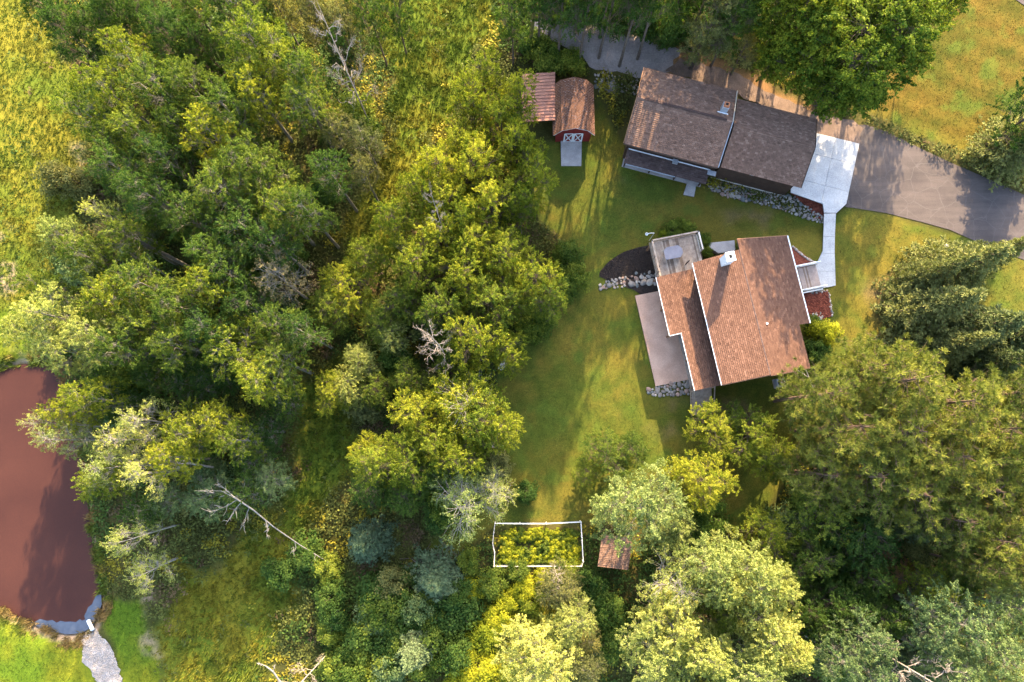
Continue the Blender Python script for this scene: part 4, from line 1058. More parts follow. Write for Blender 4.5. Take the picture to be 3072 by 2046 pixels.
def spruce_tree(seed, H=12.0, R=3.0, dens=1.0, narrow=1.1):
    rng = np.random.default_rng(seed); tr = Wood(); br = Wood()
    tp = np.array([[0,0,-0.3],[0,0,0.5*H],[0,0,H]]); rr = np.array([0.016,0.009,0.001])*H
    tr.add((tp[:-1], tp[1:], rr[:-1], rr[1:]))
    C, X, A = [], [], []
    z = 0.06*H; w = 0
    while z < H-0.1:
        t = z/H; L = R*(1-t)**narrow+0.12; k = max(5, int(10*(1-t)+5))
        for i in range(k):
            az = w*0.9+i*2*math.pi/k+rng.uniform(-.3,.3); l = L*rng.uniform(0.55,1.2)
            a = np.array([0,0,z]); b = a+np.array([math.cos(az)*l, math.sin(az)*l, -l*rng.uniform(0.0,0.28)])
            br.add(curve_segs(rng, a, b, 0.022, 0.008, 2, 0.05, 0.02))
            m = max(4, int(9*l*dens)); s = rng.uniform(0.25,1.02,m)
            lat = rng.normal(size=m)*0.20*l*(1.15-s)+rng.normal(size=m)*0.09
            d = np.array([math.cos(az),math.sin(az),0]); e = np.array([-math.sin(az),math.cos(az),0])
            q = a+(b-a)*s[:,None]+e*lat[:,None]; q[:,2] += rng.normal(size=m)*0.05-np.abs(lat)*0.2
            C.append(q); X.append(d*0.9+e*np.sign(lat)[:,None]*0.5+np.array([0,0,0.35])+rng.normal(size=(m,3))*0.2)
            A.append(np.clip(rng.uniform(0.1,0.5)+0.35*s+rng.normal(size=m)*0.1,0,1))
        z += 0.30+0.12*(1-t); w += 1
    C = np.concatenate(C); X = unit(np.concatenate(X)); A = np.concatenate(A); n = 7
    LV, LF = needle_tufts(rng, C, X*1.6, n, 0.26, 0.075)
    return tr.mesh(7), br.mesh(3), (LV, LF, np.repeat(A, n*4)), H, R
def shrub(seed, H=2.4, R=1.6, clumps=60, nleaf=70, leaf=0.14, up=0.8):
    rng = np.random.default_rng(seed); tr = Wood(); br = Wood()
    C, Nn, A = [], [], []
    for i in range(clumps):
        az = rng.uniform(0, 6.28); el = math.asin(rng.uniform(0.0, 1.0)); f = rng.uniform(0.45, 1.0)
        d = np.array([math.cos(az)*math.cos(el), math.sin(az)*math.cos(el), math.sin(el)])
        c = d*np.array([R, R, H*0.85])*f*0.85+np.array([0,0,0.15*H])
        br.add(curve_segs(rng, (0,0,-0.1), c, 0.03, 0.01, 3, 0.05))
        m = int(nleaf*rng.uniform(0.6,1.3)); o = unit(rng.normal(size=(m,3)))*(rng.uniform(0,1,m)**0.45)[:,None]
        C.append(c+o*R*0.27*np.array([1,1,0.8])); Nn.append(o*0.6+np.array([0,0,up])+rng.normal(size=(m,3))*0.5+d*0.3)
        A.append(np.clip(rng.uniform(0.15,0.8)+rng.normal(size=m)*0.15,0,1))
    C = np.concatenate(C); Nn = np.concatenate(Nn); A = np.concatenate(A)
    LV, LF = leaves_np(rng, C, Nn, leaf)
    tr.add((np.array([[0,0,-0.2]]), np.array([[0,0,H*0.4]]), np.array([0.05]), np.array([0.03])))
    return tr.mesh(6), br.mesh(4), (LV, LF, np.repeat(A, 4)), H, R
PROTO = {}
def proto(key, data, bark):
    (tv, tf), (bv, bf_), (lv, lf, a), H, R = data
    tm = np_mesh(key+'_trunk', tv, tf, M[bark], None, True); bmh = np_mesh(key+'_branches', bv, bf_, M[bark], None, True)
    lm = np_mesh(key+'_crown', lv, lf, M['green'], {'var': a})
    # true crown size for scaling
    rr = np.percentile(np.linalg.norm(lv[:, :2], axis=1), 97); zt = np.percentile(lv[:, 2], 99)
    PROTO[key] = (tm, bmh, lm, zt, rr, float(np.percentile(lv[:, 2], 55)))
for i in range(4): proto('broad%d' % i, broad_tree(100+i, lobes=12+i, per=32, nleaf=62, leaf=0.145, clump=0.34, lobe_r=0.42), 'bark')
for i in range(4): proto('aspen%d' % i, broad_tree(200+i, H=15, R=3.6, lobes=14, per=27, nleaf=56, leaf=0.135, lobe_r=0.38, base=0.42, clump=0.30, flat=0.75, twig=0.008, limb=0.042, up=0.75), 'bark_aspen')
for i in range(2): proto('poplar%d' % i, broad_tree(300+i, H=14, R=4, lobes=15, per=32, nleaf=56, leaf=0.15, lobe_r=0.37, base=0.35, clump=0.31, flat=0.9, twig=0.008, limb=0.042, up=0.6, droop=0.8), 'bark_aspen')
for i in range(2): proto('sparse%d' % i, sparse_tree(400+i), 'bark_pale')
for i in range(2): proto('bare%d' % i, bare_tree(500+i), 'deadwood')
for i in range(2): proto('pine%d' % i, pine_tree(600+i), 'bark_red')
for i in range(2): proto('spruce%d' % i, spruce_tree(700+i), 'bark')
proto('maple0', broad_tree(801, H=15, R=7, lobes=32, per=36, nleaf=66, leaf=0.21, lobe_r=0.28, base=0.14, clump=0.27, flat=0.5, twig=0.012, limb=0.07, inner=0.08), 'bark')
for i in range(3): proto('shrub%d' % i, shrub(900+i), 'bark')
proto('weed0', shrub(950, H=1.3, R=0.9, clumps=20, nleaf=26, leaf=0.2), 'bark')

LM = {'pond': (150,1500), 'barn': (1710,330), 'upper': (2050,350), 'lower': (2250,950), 'garden': (1620,1640), 'dead': (1063,270)}
ONES = ['','first','second','third','fourth','fifth','sixth','seventh','eighth','ninth','tenth','eleventh','twelfth','thirteenth','fourteenth','fifteenth','sixteenth','seventeenth','eighteenth','nineteenth']
TENS = {2: ('twenty','twentieth'), 3: ('thirty','thirtieth'), 4: ('forty','fortieth'), 5: ('fifty','fiftieth'), 6: ('sixty','sixtieth')}
def rank(i):
    n = i+1
    if n == 1: return 'nearest'
    if n < 20: return ONES[n]+' nearest'
    t, o = divmod(n, 10); return (TENS[t][0]+'-'+ONES[o] if o else TENS[t][1])+' nearest'
LMN = {'pond': 'the brown pond', 'barn': 'the red barn', 'upper': 'the upper house', 'lower': 'the lower house', 'garden': 'the fenced garden', 'dead': 'the bare pinkish dead tree'}
TONE = {'green': 'mid green', 'yellow': 'yellow green', 'pale': 'pale yellowish', 'dark': 'dark green', 'olive': 'olive brown', 'bluegreen': 'blue grey green', 'maple': 'deep green', 'beige': 'withered beige',
        'gold': 'golden yellow', 'pine': 'tufted green', 'spruce': 'dark needled', 'bluespruce': 'silvery blue'}
KIND = {'broad': ('broadleaf_tree','broadleaf tree'), 'aspen': ('aspen_tree','slender aspen tree'), 'poplar': ('poplar_tree','feathery poplar tree'), 'sparse': ('thin_tree','thin leaved tree with pale branches'),
        'bare': ('dead_tree','leafless dead tree'), 'pine': ('pine_tree','pine tree'), 'spruce': ('spruce_tree','spruce tree'), 'maple': ('maple_tree','spreading maple tree'), 'shrub': ('shrub','leafy shrub'), 'weed': ('garden_plant','leafy plant')}
GROUPS = {'broad': 'broadleaf trees of the woods', 'aspen': 'aspens of the woods', 'poplar': 'pale poplars at the garden side', 'sparse': 'thin leaved trees', 'bare': 'dead standing trees', 'pine': 'pines right of the lower house',
          'spruce': 'spruces on the site', 'maple': 'maples by the garage', 'shrub': 'shrubs on the site', 'weed': 'vegetable garden plants'}
pend = []
def tree(kind, px, py, rpx, tone, H=None, label=None, lean=0.0):
    """crown centre and apparent crown radius in photo pixels, total height in metres"""
    if H is None: H = {'broad': 11.5, 'aspen': 13.5, 'poplar': 12.0, 'sparse': 11.0, 'bare': 9.0, 'pine': 13.5, 'spruce': 9.0, 'shrub': 2.0, 'weed': 0.9, 'maple': 15}[kind]*rnd.uniform(0.9, 1.1)
    keys = [k for k in PROTO if k.rstrip('0123456789') == kind]; key = rnd.choice(keys)
    tm, bmh, lm, zt, rr, zc = PROTO[key]
    sz = H/zt; g = 0.0
    for _ in range(4):
        x, y = P(px, py, g+zc*sz); g = 0.5*g+0.5*gz(x, y)
    g = gz(x, y)
    R = rpx*(CAM_H-g-zc*sz)/FPX/0.97; sx = R/rr
    root = empty(KIND[kind][0], (x, y, g)); root.rotation_euler = (rnd.uniform(-1,1)*lean, rnd.uniform(-1,1)*lean, rnd.uniform(0, 6.28)); root.scale = (sx, sx*rnd.uniform(0.92,1.08), sz)
    parts = []
    for nm, me in (('trunk', tm), ('branches', bmh), ('crown', lm)):
        o = bpy.data.objects.new(nm, me); COL.objects.link(o); o.parent = root; parts.append(o)
    parts[1]['kind'] = 'stuff'
    s = parts[2].material_slots[0]; s.link = 'OBJECT'; s.material = M[tone]
    root['group'] = GROUPS[kind]; root['category'] = 'tree' if kind not in ('shrub','weed') else ('shrub' if kind == 'shrub' else 'plant')
    if label: root['label'] = label
    else: pend.append((root, kind, tone, px, py))
    return root
D = 3072/2354.0
def T(kind, tone, rows, H=None):
    for r in rows: tree(kind, r[0]*D, r[1]*D, r[2]*D, tone, r[3] if len(r) > 3 else H)

# ------------------------------------------------------------------ trees, placed by crown (coordinates of the 2354 px wide view)
T('broad', 'dark', [(95,15,50),(150,75,58),(215,55,60),(262,28,50),(335,45,58),(400,88,70),(455,25,60),(530,25,58),(590,18,48),(470,105,55),(780,118,42),(1180,40,52),(1690,45,66),(850,30,50),(905,15,45),(2195,-15,48)])
T('broad', 'olive', [(720,32,62),(785,55,66),(1640,45,72),(640,18,50)])
T('broad', 'olive', [(1615,108,40),(1710,120,45)], 6)
T('aspen', 'yellow', [(305,125,72),(240,190,72),(580,95,86),(642,130,80),(590,212,62),(480,315,78)])
T('aspen', 'green', [(362,200,82),(440,185,76),(195,255,62),(300,300,78),(690,175,62),(705,240,66),(560,365,82),(620,400,88),(515,440,80),(640,480,78),(700,480,56),(520,250,70),(400,290,65),(250,330,55)])
T('aspen', 'dark', [(268,385,62),(345,440,72),(425,505,76),(560,525,80),(490,575,62),(630,560,62),(380,370,60),(760,395,56),(520,620,60)])
T('aspen', 'olive', [(770,290,58),(835,320,48),(835,400,45)], 10)
T('aspen', 'pale', [(150,545,56),(120,725,66),(232,765,74),(60,770,58),(150,815,66)])
T('aspen', 'green', [(290,545,60),(200,595,58),(330,655,72),(400,695,72),(330,745,70),(280,800,62),(410,790,66),(90,660,45),(240,700,60)])
T('aspen', 'yellow', [(275,690,74),(470,665,68),(540,800,84),(595,865,74),(200,920,54)])
T('aspen', 'dark', [(560,690,62),(470,760,66),(690,760,48)])
T('aspen', 'dark', [(480,860,60),(430,890,60),(265,925,56),(350,860,48)], 8)
T('aspen', 'dark', [(570,1060,60),(610,990,52),(655,925,44)], 6.5)
T('aspen', 'green', [(640,830,60),(640,745,56)])
T('sparse', 'pale', [(250,495,52),(330,975,66),(140,1010,48),(118,975,44),(330,1085,62),(285,1010,58),(290,1235,44),(250,1065,62)], 12.5)
T('aspen', 'yellow', [(420,990,72),(500,980,62),(550,1015,52),(400,1060,62),(230,1105,46),(150,945,48)], 11.5)
T('aspen', 'bluegreen', [(480,1135,60),(620,1105,50),(385,1140,52)], 7)
T('aspen', 'dark', [(320,1175,45),(560,1140,50)], 8)
T('sparse', 'pale', [(330,1310,52)], 8)
T('broad', 'yellow', [(800,650,74,7.5),(850,595,66,8),(950,605,78),(1020,555,84),(1092,560,76),(1152,600,74),(1222,640,74),(1060,640,80)])
T('broad', 'green', [(760,705,60,7.5),(1130,700,62),(1270,690,56),(880,740,56,7),(1000,705,56),(930,690,60,8),(1180,690,50)])
T('poplar', 'pale', [(900,772,48),(830,830,48),(800,885,50)], 6.5)
T('broad', 'yellow', [(1100,790,76),(1165,800,54),(760,905,50,7)])
T('broad', 'green', [(1040,815,55),(860,900,46,6),(940,870,45)], 8)
T('broad', 'yellow', [(955,955,70),(1040,930,80),(1100,975,80),(1155,990,58),(1000,1010,60)])
T('sparse', 'yellow', [(1070,940,95)], 12)
T('broad', 'yellow', [(880,1060,64),(930,1075,68),(1050,1045,64),(845,1030,42,7)])
T('broad', 'dark', [(925,1140,55),(860,1130,50),(1000,1080,50)], 8)
T('broad', 'yellow', [(1120,185,76),(1192,222,58),(1085,250,62),(1060,330,66),(1005,385,70),(1100,375,82),(1192,332,56),(1218,348,40),(1225,415,64),(1025,460,70),(1135,470,72)])
T('broad', 'maple', [(1150,275,60),(960,440,58),(900,510,58),(1200,470,52),(1060,510,50)])
T('shrub', 'green', [(1310,590,42),(1320,640,40),(1290,660,40),(1250,730,40),(1220,750,36)], 3.6)
tree('maple', 1992*D, 108*D, 176*D, 'maple', 16, 'huge spreading maple shading the garage and driveway')
tree('maple', 1835*D, 55*D, 105*D, 'maple', 14.5, 'smaller maple at the top edge left of the huge maple')
T('spruce', 'spruce', [(2335,330,82,9.5)])
T('broad', 'dark', [(2420,240,90,13)])
T('spruce', 'spruce', [(2185,625,84),(2125,715,88),(2215,765,95),(2305,780,80),(2120,640,50),(2250,600,55)], 10.5)
T('spruce', 'spruce', [(2160,800,65),(2250,840,65)], 10)
T('pine', 'pine', [(1885,905,80),(1985,850,88),(2060,880,100),(1940,985,100),(2060,990,108),(2175,930,104),(2265,990,106),(2335,905,86),(2160,1050,104),(1985,1090,96),(2340,1060,90)])
T('pine', 'pine', [(1890,1090,82),(2085,1130,98),(2240,1120,104),(2335,1180,88),(2270,1240,84),(2180,1190,80),(2340,1300,70),(2240,1300,50)], 12)
T('spruce', 'bluespruce', [(2110,1205,52,8),(848,1245,50,6.5),(1005,1330,62,6),(958,1490,50,8.5),(2095,1545,62,9)])
T('broad', 'dark', [(1990,1225,92),(2000,1335,50),(1900,1385,50),(1955,1405,60),(2045,1425,55),(1890,1445,50),(1850,1395,45)], 9)
T('broad', 'green', [(1900,1195,80),(1850,1285,64),(1660,1405,52),(2150,1360,50)], 9)
T('broad', 'yellow', [(1770,1225,70)], 8)
T('broad', 'yellow', [(1640,985,62),(1725,1005,66),(1770,1045,62)], 6)
T('broad', 'green', [(1795,1075,46),(1690,960,44)], 5)
T('broad', 'green', [(1395,1035,64),(1455,1035,48)], 5.5)
T('broad', 'green', [(1355,1080,40)], 4)
T('poplar', 'pale', [(1475,1160,108,10),(1545,1205,56,8)])
T('broad', 'yellow', [(1620,1115,76,8),(1565,1090,44,7)])
T('sparse', 'pale', [(1560,1345,78),(1060,1150,92),(1135,1125,58)], 11)
T('poplar', 'pale', [(1640,1305,84),(1730,1320,88),(1785,1345,52),(1555,1440,88),(1500,1505,88),(1620,1500,62),(1760,1440,100),(1730,1535,86),(1815,1500,50),(1660,1345,60)])
T('poplar', 'pale', [(1240,1510,90,9),(1315,1425,62,7)])
T('poplar', 'olive', [(1285,1355,52,6),(1345,1535,48,6),(1345,1470,40,5)])
T('aspen', 'bluegreen', [(1985,1480,68),(1930,1510,58),(2205,1430,88),(2290,1490,82),(2335,1405,62),(2140,1440,60),(2010,1555,60),(2200,1530,70)], 12)
T('aspen', 'pale', [(2320,1545,48)], 12)
T('broad', 'dark', [(2200,1350,45)], 6)
# tall trees just beyond the upper edge, whose shade falls on the yard
T('broad', 'dark', [(1250,-80,80,17),(1310,-105,84),(1370,-80,84),(1430,-105,84),(1490,-82,82),(1545,-110,80),(1285,-165,90),(1360,-175,90),(1435,-170,90),(1510,-178,90),(1590,-74,80,15),(1655,-82,80,15),(1720,-72,80,15),(1780,-90,84,15.5),(1850,-98,86,15.5),(1920,-105,86,16),(1990,-92,80,16)], 21)
T('shrub', 'dark', [(1590,5,46),(1680,25,44),(1740,40,40)], 6)
T('broad', 'maple', [(2060,60,70,11),(2090,15,95,14.5),(2170,-40,70,13),(2010,-60,90,16)])
T('shrub', 'dark', [(1275,5,46),(1345,8,48),(1415,22,48),(1485,38,48),(1550,52,46)], 6.5)
T('shrub', 'olive', [(1310,22,26),(1450,55,26),(1520,78,26)], 3)
T('shrub', 'dark', [(1330,22,30),(1385,38,30),(1440,50,28),(1490,66,28),(1545,80,28),(1290,14,30),(1600,105,24),(1215,95,32)], 2.6)
# shrubs
T('shrub', 'dark', [(870,1375,58),(930,1415,60),(1040,1400,60),(820,1480,52),(900,1500,48),(1060,1360,40),(760,1370,40),(940,1350,45),(1360,1345,36),(1390,1400,45),(1440,1450,40),(1400,1480,45),(1210,1130,30),
   (640,1320,40),(700,1270,45),(1640,1190,45),(1600,1220,40)], 3)
T('shrub', 'green', [(1000,1430,45),(860,1440,45),(980,1380,40),(770,1540,45),(1270,130,48),(1320,140,35),(1230,100,40),(1300,1315,30),(1130,1340,35),(1080,1290,30),(760,1450,35),(1190,1310,30)], 2.6)
T('shrub', 'gold', [(1110,1460,42),(1100,1535,48),(880,1545,38),(1150,1420,36),(1060,1500,34),(1090,1350,30),(1200,1350,30),(1250,1330,24),(1060,1565,40),(1165,1380,28)], 1.7)
T('shrub', 'yellow', [(1300,150,26),(1180,1560,40),(1220,1380,34),(1300,1440,34)], 1.6)
tree('shrub', 2475, 1000, 44, 'gold', 3.0, 'golden leaved shrub at the right corner of lower house')
tree('shrub', 2450, 1050, 40, 'dark', 2.2, 'dark green shrub below the golden one by house')
tree('shrub', 2440, 975, 30, 'green', 1.4, 'low green shrub under the eave above the golden one')
for k, (a, b, r) in enumerate(((2020,690,36),(2065,688,30),(2112,720,26),(2118,760,22),(2040,670,22))):
    tree('shrub', a, b, r, 'green', 1.5, ('bushy green shrub along the deck railing, leftmost', 'bushy green shrub against the middle of deck railing', 'green shrub at the outer deck corner', 'green shrub wedged between deck and landing slab', 'small green shrub farthest out from the deck')[k])
tree('shrub', 2222, 735, 14, 'green', 0.8, 'tiny green plant beside the landing slab')
tree('shrub', 1990, 704, 16, 'gold', 0.9, 'small yellow plant near the hanging lantern')
tree('shrub', 2800, 752, 22, 'gold', 1.0, 'yellow flowering bush at the foot of lamp post')
# dead trees
tree('bare', 1063, 270, 88, 'beige', 10, 'bare pinkish dead tree standing beside the meadow strip')
tree('bare', 1330, 1055, 82, 'beige', 9, 'grey dead tree with tangled branches left of the lawn')
tree('bare', 1330, 700, 46, 'beige', 9, 'small dead snag hidden in the middle woods')
tree('bare', 690, 20, 80, 'beige', 11, 'bare tree with pale branches at the top edge')
tree('bare', 1665, 1705, 40, 'beige', 3.2, 'short dead tree just outside the garden fence')
tree('bare', 2720, 2000, 90, 'beige', 12, 'bare white branched tree at the bottom edge')
tree('bare', 930, 2020, 60, 'beige', 7, 'small bare tree at the lower edge of meadow')
tree('sparse', 835, 835, 88, 'beige', 12, 'withered beige tree amid green woods left of centre')
tree('sparse', 330, 700, 60, 'beige', 10, 'withered thin tree near the left meadow')

# garden plants in rows
GARD = [P(*q, 0) for q in ((1500,1592),(1738,1588),(1742,1692),(1496,1692))]
gx = [p[0] for p in GARD]; gy = [p[1] for p in GARD]
k = 0
for i in range(13):
    for j in range(7):
        x = min(gx)+0.35+(i+0.3*rnd.random())*(max(gx)-min(gx)-0.6)/12.6; y = min(gy)+0.25+(j+0.3*rnd.random())*(max(gy)-min(gy)-0.4)/6.6
        if 1 < i < 6 and 2 < j < 5: continue
        g = gz(x, y); tm, bmh, lm, zt, rr, zc = PROTO['weed0']
        root = empty('garden_plant', (x, y, g), 'leafy yellow green vegetable plant inside the white garden fence', 'plant', GROUPS['weed'])
        s = rnd.uniform(0.5, 0.75); root.scale = (s, s, rnd.uniform(0.4,0.75)); root.rotation_euler = (0,0,rnd.uniform(0,6.28))
        for nm, me in (('stem', bmh), ('foliage', lm)):
            o = bpy.data.objects.new(nm, me); COL.objects.link(o); o.parent = root
        o.material_slots[0].link = 'OBJECT'; o.material_slots[0].material = M['gold'] if rnd.random() < 0.75 else M['green']

# understory bushes in the woods
WOODS = [[(60,560),(230,330),(420,60),(1000,40),(1100,400),(960,640),(960,900),(900,1150),(860,1380),(560,1500),(330,1560),(280,1250),(200,1050)],
         [(1320,850),(1560,800),(1600,950),(1480,1150),(1500,1400),(1350,1560),(1020,1560),(1060,1200),(1000,950)], [(2250,1500),(2900,1350),(3060,1500),(3060,2030),(2350,2030),(2200,1750)],
         [(950,1620),(1300,1760),(1420,2030),(900,2030),(980,1800)]]
for w_, n_ in zip(WOODS, (62, 26, 34, 14)):
    got = 0
    while got < n_:
        a = rnd.uniform(min(q[0] for q in w_), max(q[0] for q in w_)); b = rnd.uniform(min(q[1] for q in w_), max(q[1] for q in w_))
        if float(sdist(np.array([a]), np.array([b]), w_)[0]) < 0: continue
        tree('shrub', a, b, rnd.uniform(45, 75), rnd.choice(('dark','green','green','olive','bluegreen')), rnd.uniform(2.6, 4.6)); got += 1
# labels: kind, tone and rank by distance from a landmark
near = {}
for root, kind, tone, px, py in pend:
    lm_ = min(LM, key=lambda q: math.hypot(px-LM[q][0], py-LM[q][1]))
    near.setdefault((kind, tone, lm_), []).append((math.hypot(px-LM[lm_][0], py-LM[lm_][1]), root))
for (kind, tone, lm_), rows in near.items():
    rows.sort(key=lambda r: r[0])
    for i, (d, root) in enumerate(rows):
        w = KIND[kind][1]
        root['label'] = f'{TONE[tone]} {w} {rank(i)} {LMN[lm_]}' if len(rows) > 1 else f'{TONE[tone]} {w} in view near {LMN[lm_]}'

# fallen and leaning dead trunks
def dead_trunk(name, pts, r0, r1, mat, label, branches=()):
    root = empty(name, pts[0], label, 'dead trunk'); rg = np.random.default_rng(len(label)); n = len(pts)
    MB().tube(pts, [r0+(r1-r0)*i/(n-1) for i in range(n)], 8).build('trunk', mat, root)
    for (t, az, L, up) in branches:
        i = min(int(t*(n-1)), n-2); f = t*(n-1)-i; a = np.array(pts[i])*(1-f)+np.array(pts[i+1])*f
        mb = MB()
        b = a+np.array([math.cos(az)*L, math.sin(az)*L, up*L]); mid = (a+b)/2+rg.normal(size=3)*L*0.08
        mb.tube([a, mid, b], [0.035, 0.025, 0.010], 5)
        for k in range(7):
            s = rg.uniform(0.25, 1); p = a+(b-a)*s; az2 = az+rg.uniform(-1, 1); l2 = L*rg.uniform(0.15, 0.4)
            q = p+np.array([math.cos(az2)*l2, math.sin(az2)*l2, rg.uniform(-0.2,0.3)*l2]); mb.tube([p, (p+q)/2+rg.normal(size=3)*0.05, q], [0.022, 0.016, 0.006], 4)
        mb.build('branch', mat, root)
    return root
def lift(px, py, z): return (*P(px, py, z), z)
dead_trunk('fallen_tree', [lift(990,1690,1.0), lift(900,1635,3.0), lift(820,1580,5.2), lift(760,1530,7.0), lift(700,1490,8.5)], 0.035, 0.075, M['bark_grey'], 'long pale dead tree leaning over the lower meadow',
  [(0.97,2.9,2.6,0.1),(0.95,3.6,2.4,0.0),(0.9,4.1,2.2,-0.1),(0.8,4.4,1.6,-0.2),(0.99,2.4,1.8,0.2),(0.55,4.5,1.2,-0.2),(0.3,4.6,1.0,-0.1),(0.12,4.3,1.0,0.0),(0.05,5.6,0.9,0.1),(0.6,4.9,0.9,-0.2)])
dead_trunk('snag', [lift(565,800,0.5), lift(500,765,3.5), lift(440,735,6.5), lift(400,712,8.6)], 0.2, 0.11, M['bark_grey'], 'broken grey snag leaning left in the dark woods', [(0.98,2.0,1.2,0.6),(0.9,4.0,1.0,0.3),(0.95,2.9,0.9,0.5)])
dead_trunk('snag', [lift(530,846,0.5), lift(460,800,3.5), lift(385,760,7.0)], 0.12, 0.06, M['bark_pale'], 'thin pale snag just below the broken grey snag', [(0.95,2.6,1.0,0.5),(0.6,1.2,0.8,0.4)])
dead_trunk('snag', [lift(545,995,2.5), lift(465,968,6.5)], 0.15, 0.10, M['bark_pale'], 'pale bare trunk showing between left crowns', [(0.5,1.0,0.8,0.3)])
dead_trunk('snag', [lift(620,610,2.0), lift(540,575,6.0), lift(470,540,9.0)], 0.13, 0.07, M['bark_pale'], 'pale leaning trunk in the upper left woods', [(0.9,2.2,1.0,0.4),(0.95,3.8,0.9,0.4)])
dead_trunk('fallen_log', [lift(2739,1830,3.0), lift(2810,1850,4.5)], 0.17, 0.15, M['bark_pale'], 'pale trunk showing below the pines on the right', [])
dead_trunk('bare_limb', [lift(2480,1225,8.0), lift(2440,1165,9.0), lift(2418,1110,9.6)], 0.08, 0.03, M['bark_pale'], 'dead pale limb sticking out of the pine by house', [(0.5,1.0,1.0,0.1),(0.8,2.6,1.2,0.1),(0.3,3.3,1.4,0.0)])
dead_trunk('mossy_trunk', [lift(1590,125,2.2), lift(1600,60,5.5), lift(1608,-20,9.5)], 0.2, 0.14, plain('bark_mossy', (0.09,0.085,0.02), (0.16,0.15,0.04), 5, 0.95, 0.6, 0.03, 25), 'mossy leaning trunk at the left end of gravel drive', [])
dead_trunk('fallen_tree', [lift(850,2060,0.6), lift(820,2015,1.5), lift(797,1998,2.0)], 0.1, 0.05, M['bark_pale'], 'pale curved trunk at the bottom edge of meadow', [(0.98,2.8,0.8,0.2),(0.5,1.3,0.7,0.3)])
dead_trunk('snag', [lift(640,1402,4.0), lift(560,1388,8.0)], 0.11, 0.08, M['bark_pale'], 'white trunk crossing yellow crowns by the pond', [(0.95,2.8,1.2,0.1),(0.9,3.5,1.2,0.1),(0.97,3.1,1.3,0.2)])
# brush pile
x, y, z = PG(1290, 1700)
bp = empty('brush_pile', (x, y, z), 'brown heap of cut branches among green shrubs', 'brush pile')
for i in range(70):
    a = rnd.uniform(0, 3.14); L = rnd.uniform(0.7, 1.6); cx_, cy_ = x+rnd.gauss(0,0.9), y+rnd.gauss(0,0.9); h = z+rnd.uniform(0.1,0.9)
    MB().tube([(cx_-math.cos(a)*L, cy_-math.sin(a)*L, h-0.1), (cx_, cy_, h+0.1), (cx_+math.cos(a)*L, cy_+math.sin(a)*L, h)], [0.035,0.03,0.012], 4).build('branch', M['bark'] if i % 3 else M['bark_grey'], bp)

# ------------------------------------------------------------------ ground cover nobody could count
KEEP = LAWN+GREEN+[APRON, WALK, PATIO, GARD]
KEEP += [xy([PG(*p) for p in q]) for q in ([(1590,60),(1640,48),(1760,62),(1850,95),(1930,118),(2040,150),(2010,215),(1930,235),(1890,222),(1830,215),(1770,200),(1740,160),(1690,140),(1640,125),(1600,100)],
   [(1960,150),(2100,140),(2300,240),(2480,330),(2600,385),(3300,680),(3300,850),(2540,622),(2440,560),(2160,510),(1880,490),(1860,420),(1930,200)],
   [(1560,200),(1790,200),(1790,500),(1560,500)], [(240,1880),(300,1870),(390,2060),(390,2200),(290,2200)], [(1795,740),(2510,690),(2500,980),(2440,1130),(2330,1170),(2090,1230),(1930,1200),(1790,870)])]
def cover_mask(x, y, soft=0.0):
    m = np.ones(x.shape, bool)
    for p in KEEP: m &= sdist(x, y, p) < -soft
    return m & (sdist(x, y, POND) < -0.6)
def scatter(n, fn):
    x = RNG.uniform(-56, 56, n); y = RNG.uniform(-25, 50, n); k = fn(x, y); return x[k], y[k]
def leafy_cover():
    x, y = scatter(60000, lambda a, b: cover_mask(a, b, 0.3))
    md = zone(x, y, MEADOW, 0.8, 2.0)
    k = RNG.uniform(0, 1, len(x)) > md*0.96; x, y, md = x[k], y[k], md[k]
    n = len(x); per = 11
    big = smooth(0.4, 0.7, fnoise(x, y, 5, 77)); hgt = 0.15+1.1*big*RNG.uniform(0.5, 1.2, n)
    z = hf(x, y)
    o = RNG.normal(size=(n, per, 3))*np.array([0.24, 0.24, 0.0])
    C = np.stack([x, y, z], 1)[:, None]+o; C[..., 2] += hgt[:, None]*RNG.uniform(0.35, 1.0, (n, per))
    C = C.reshape(-1, 3); nr = RNG.normal(size=(n*per, 3))*0.6+np.array([0, 0, 0.9])
    V, F = leaves_np(RNG, C, nr, 0.24)
    t = fnoise(x, y, 7, 31); u_ = fnoise(x, y, 2.2, 63)
    cols = np.where(t[:, None] > 0.5, np.array([[0.055,0.090,0.016]]), np.array([[0.085,0.095,0.020]]))
    cols = np.where((u_ > 0.64)[:, None], np.array([[0.21,0.18,0.018]]), cols)
    cols = np.where((u_ < 0.30)[:, None], np.array([[0.11,0.075,0.035]]), cols)
    cols = cols*RNG.uniform(0.6, 1.35, (n, 1)); cc = np.repeat(cols, per, 0)*RNG.uniform(0.75, 1.25, (n*per, 1))
    me = np_mesh('undergrowth', V, F, M['cover'], {'gcol': np.repeat(cc, 4, 0)})
    tag(link_mesh('undergrowth', me), 'tangled leafy undergrowth covering the woodland floor', 'undergrowth', kind='stuff')
leafy_cover()
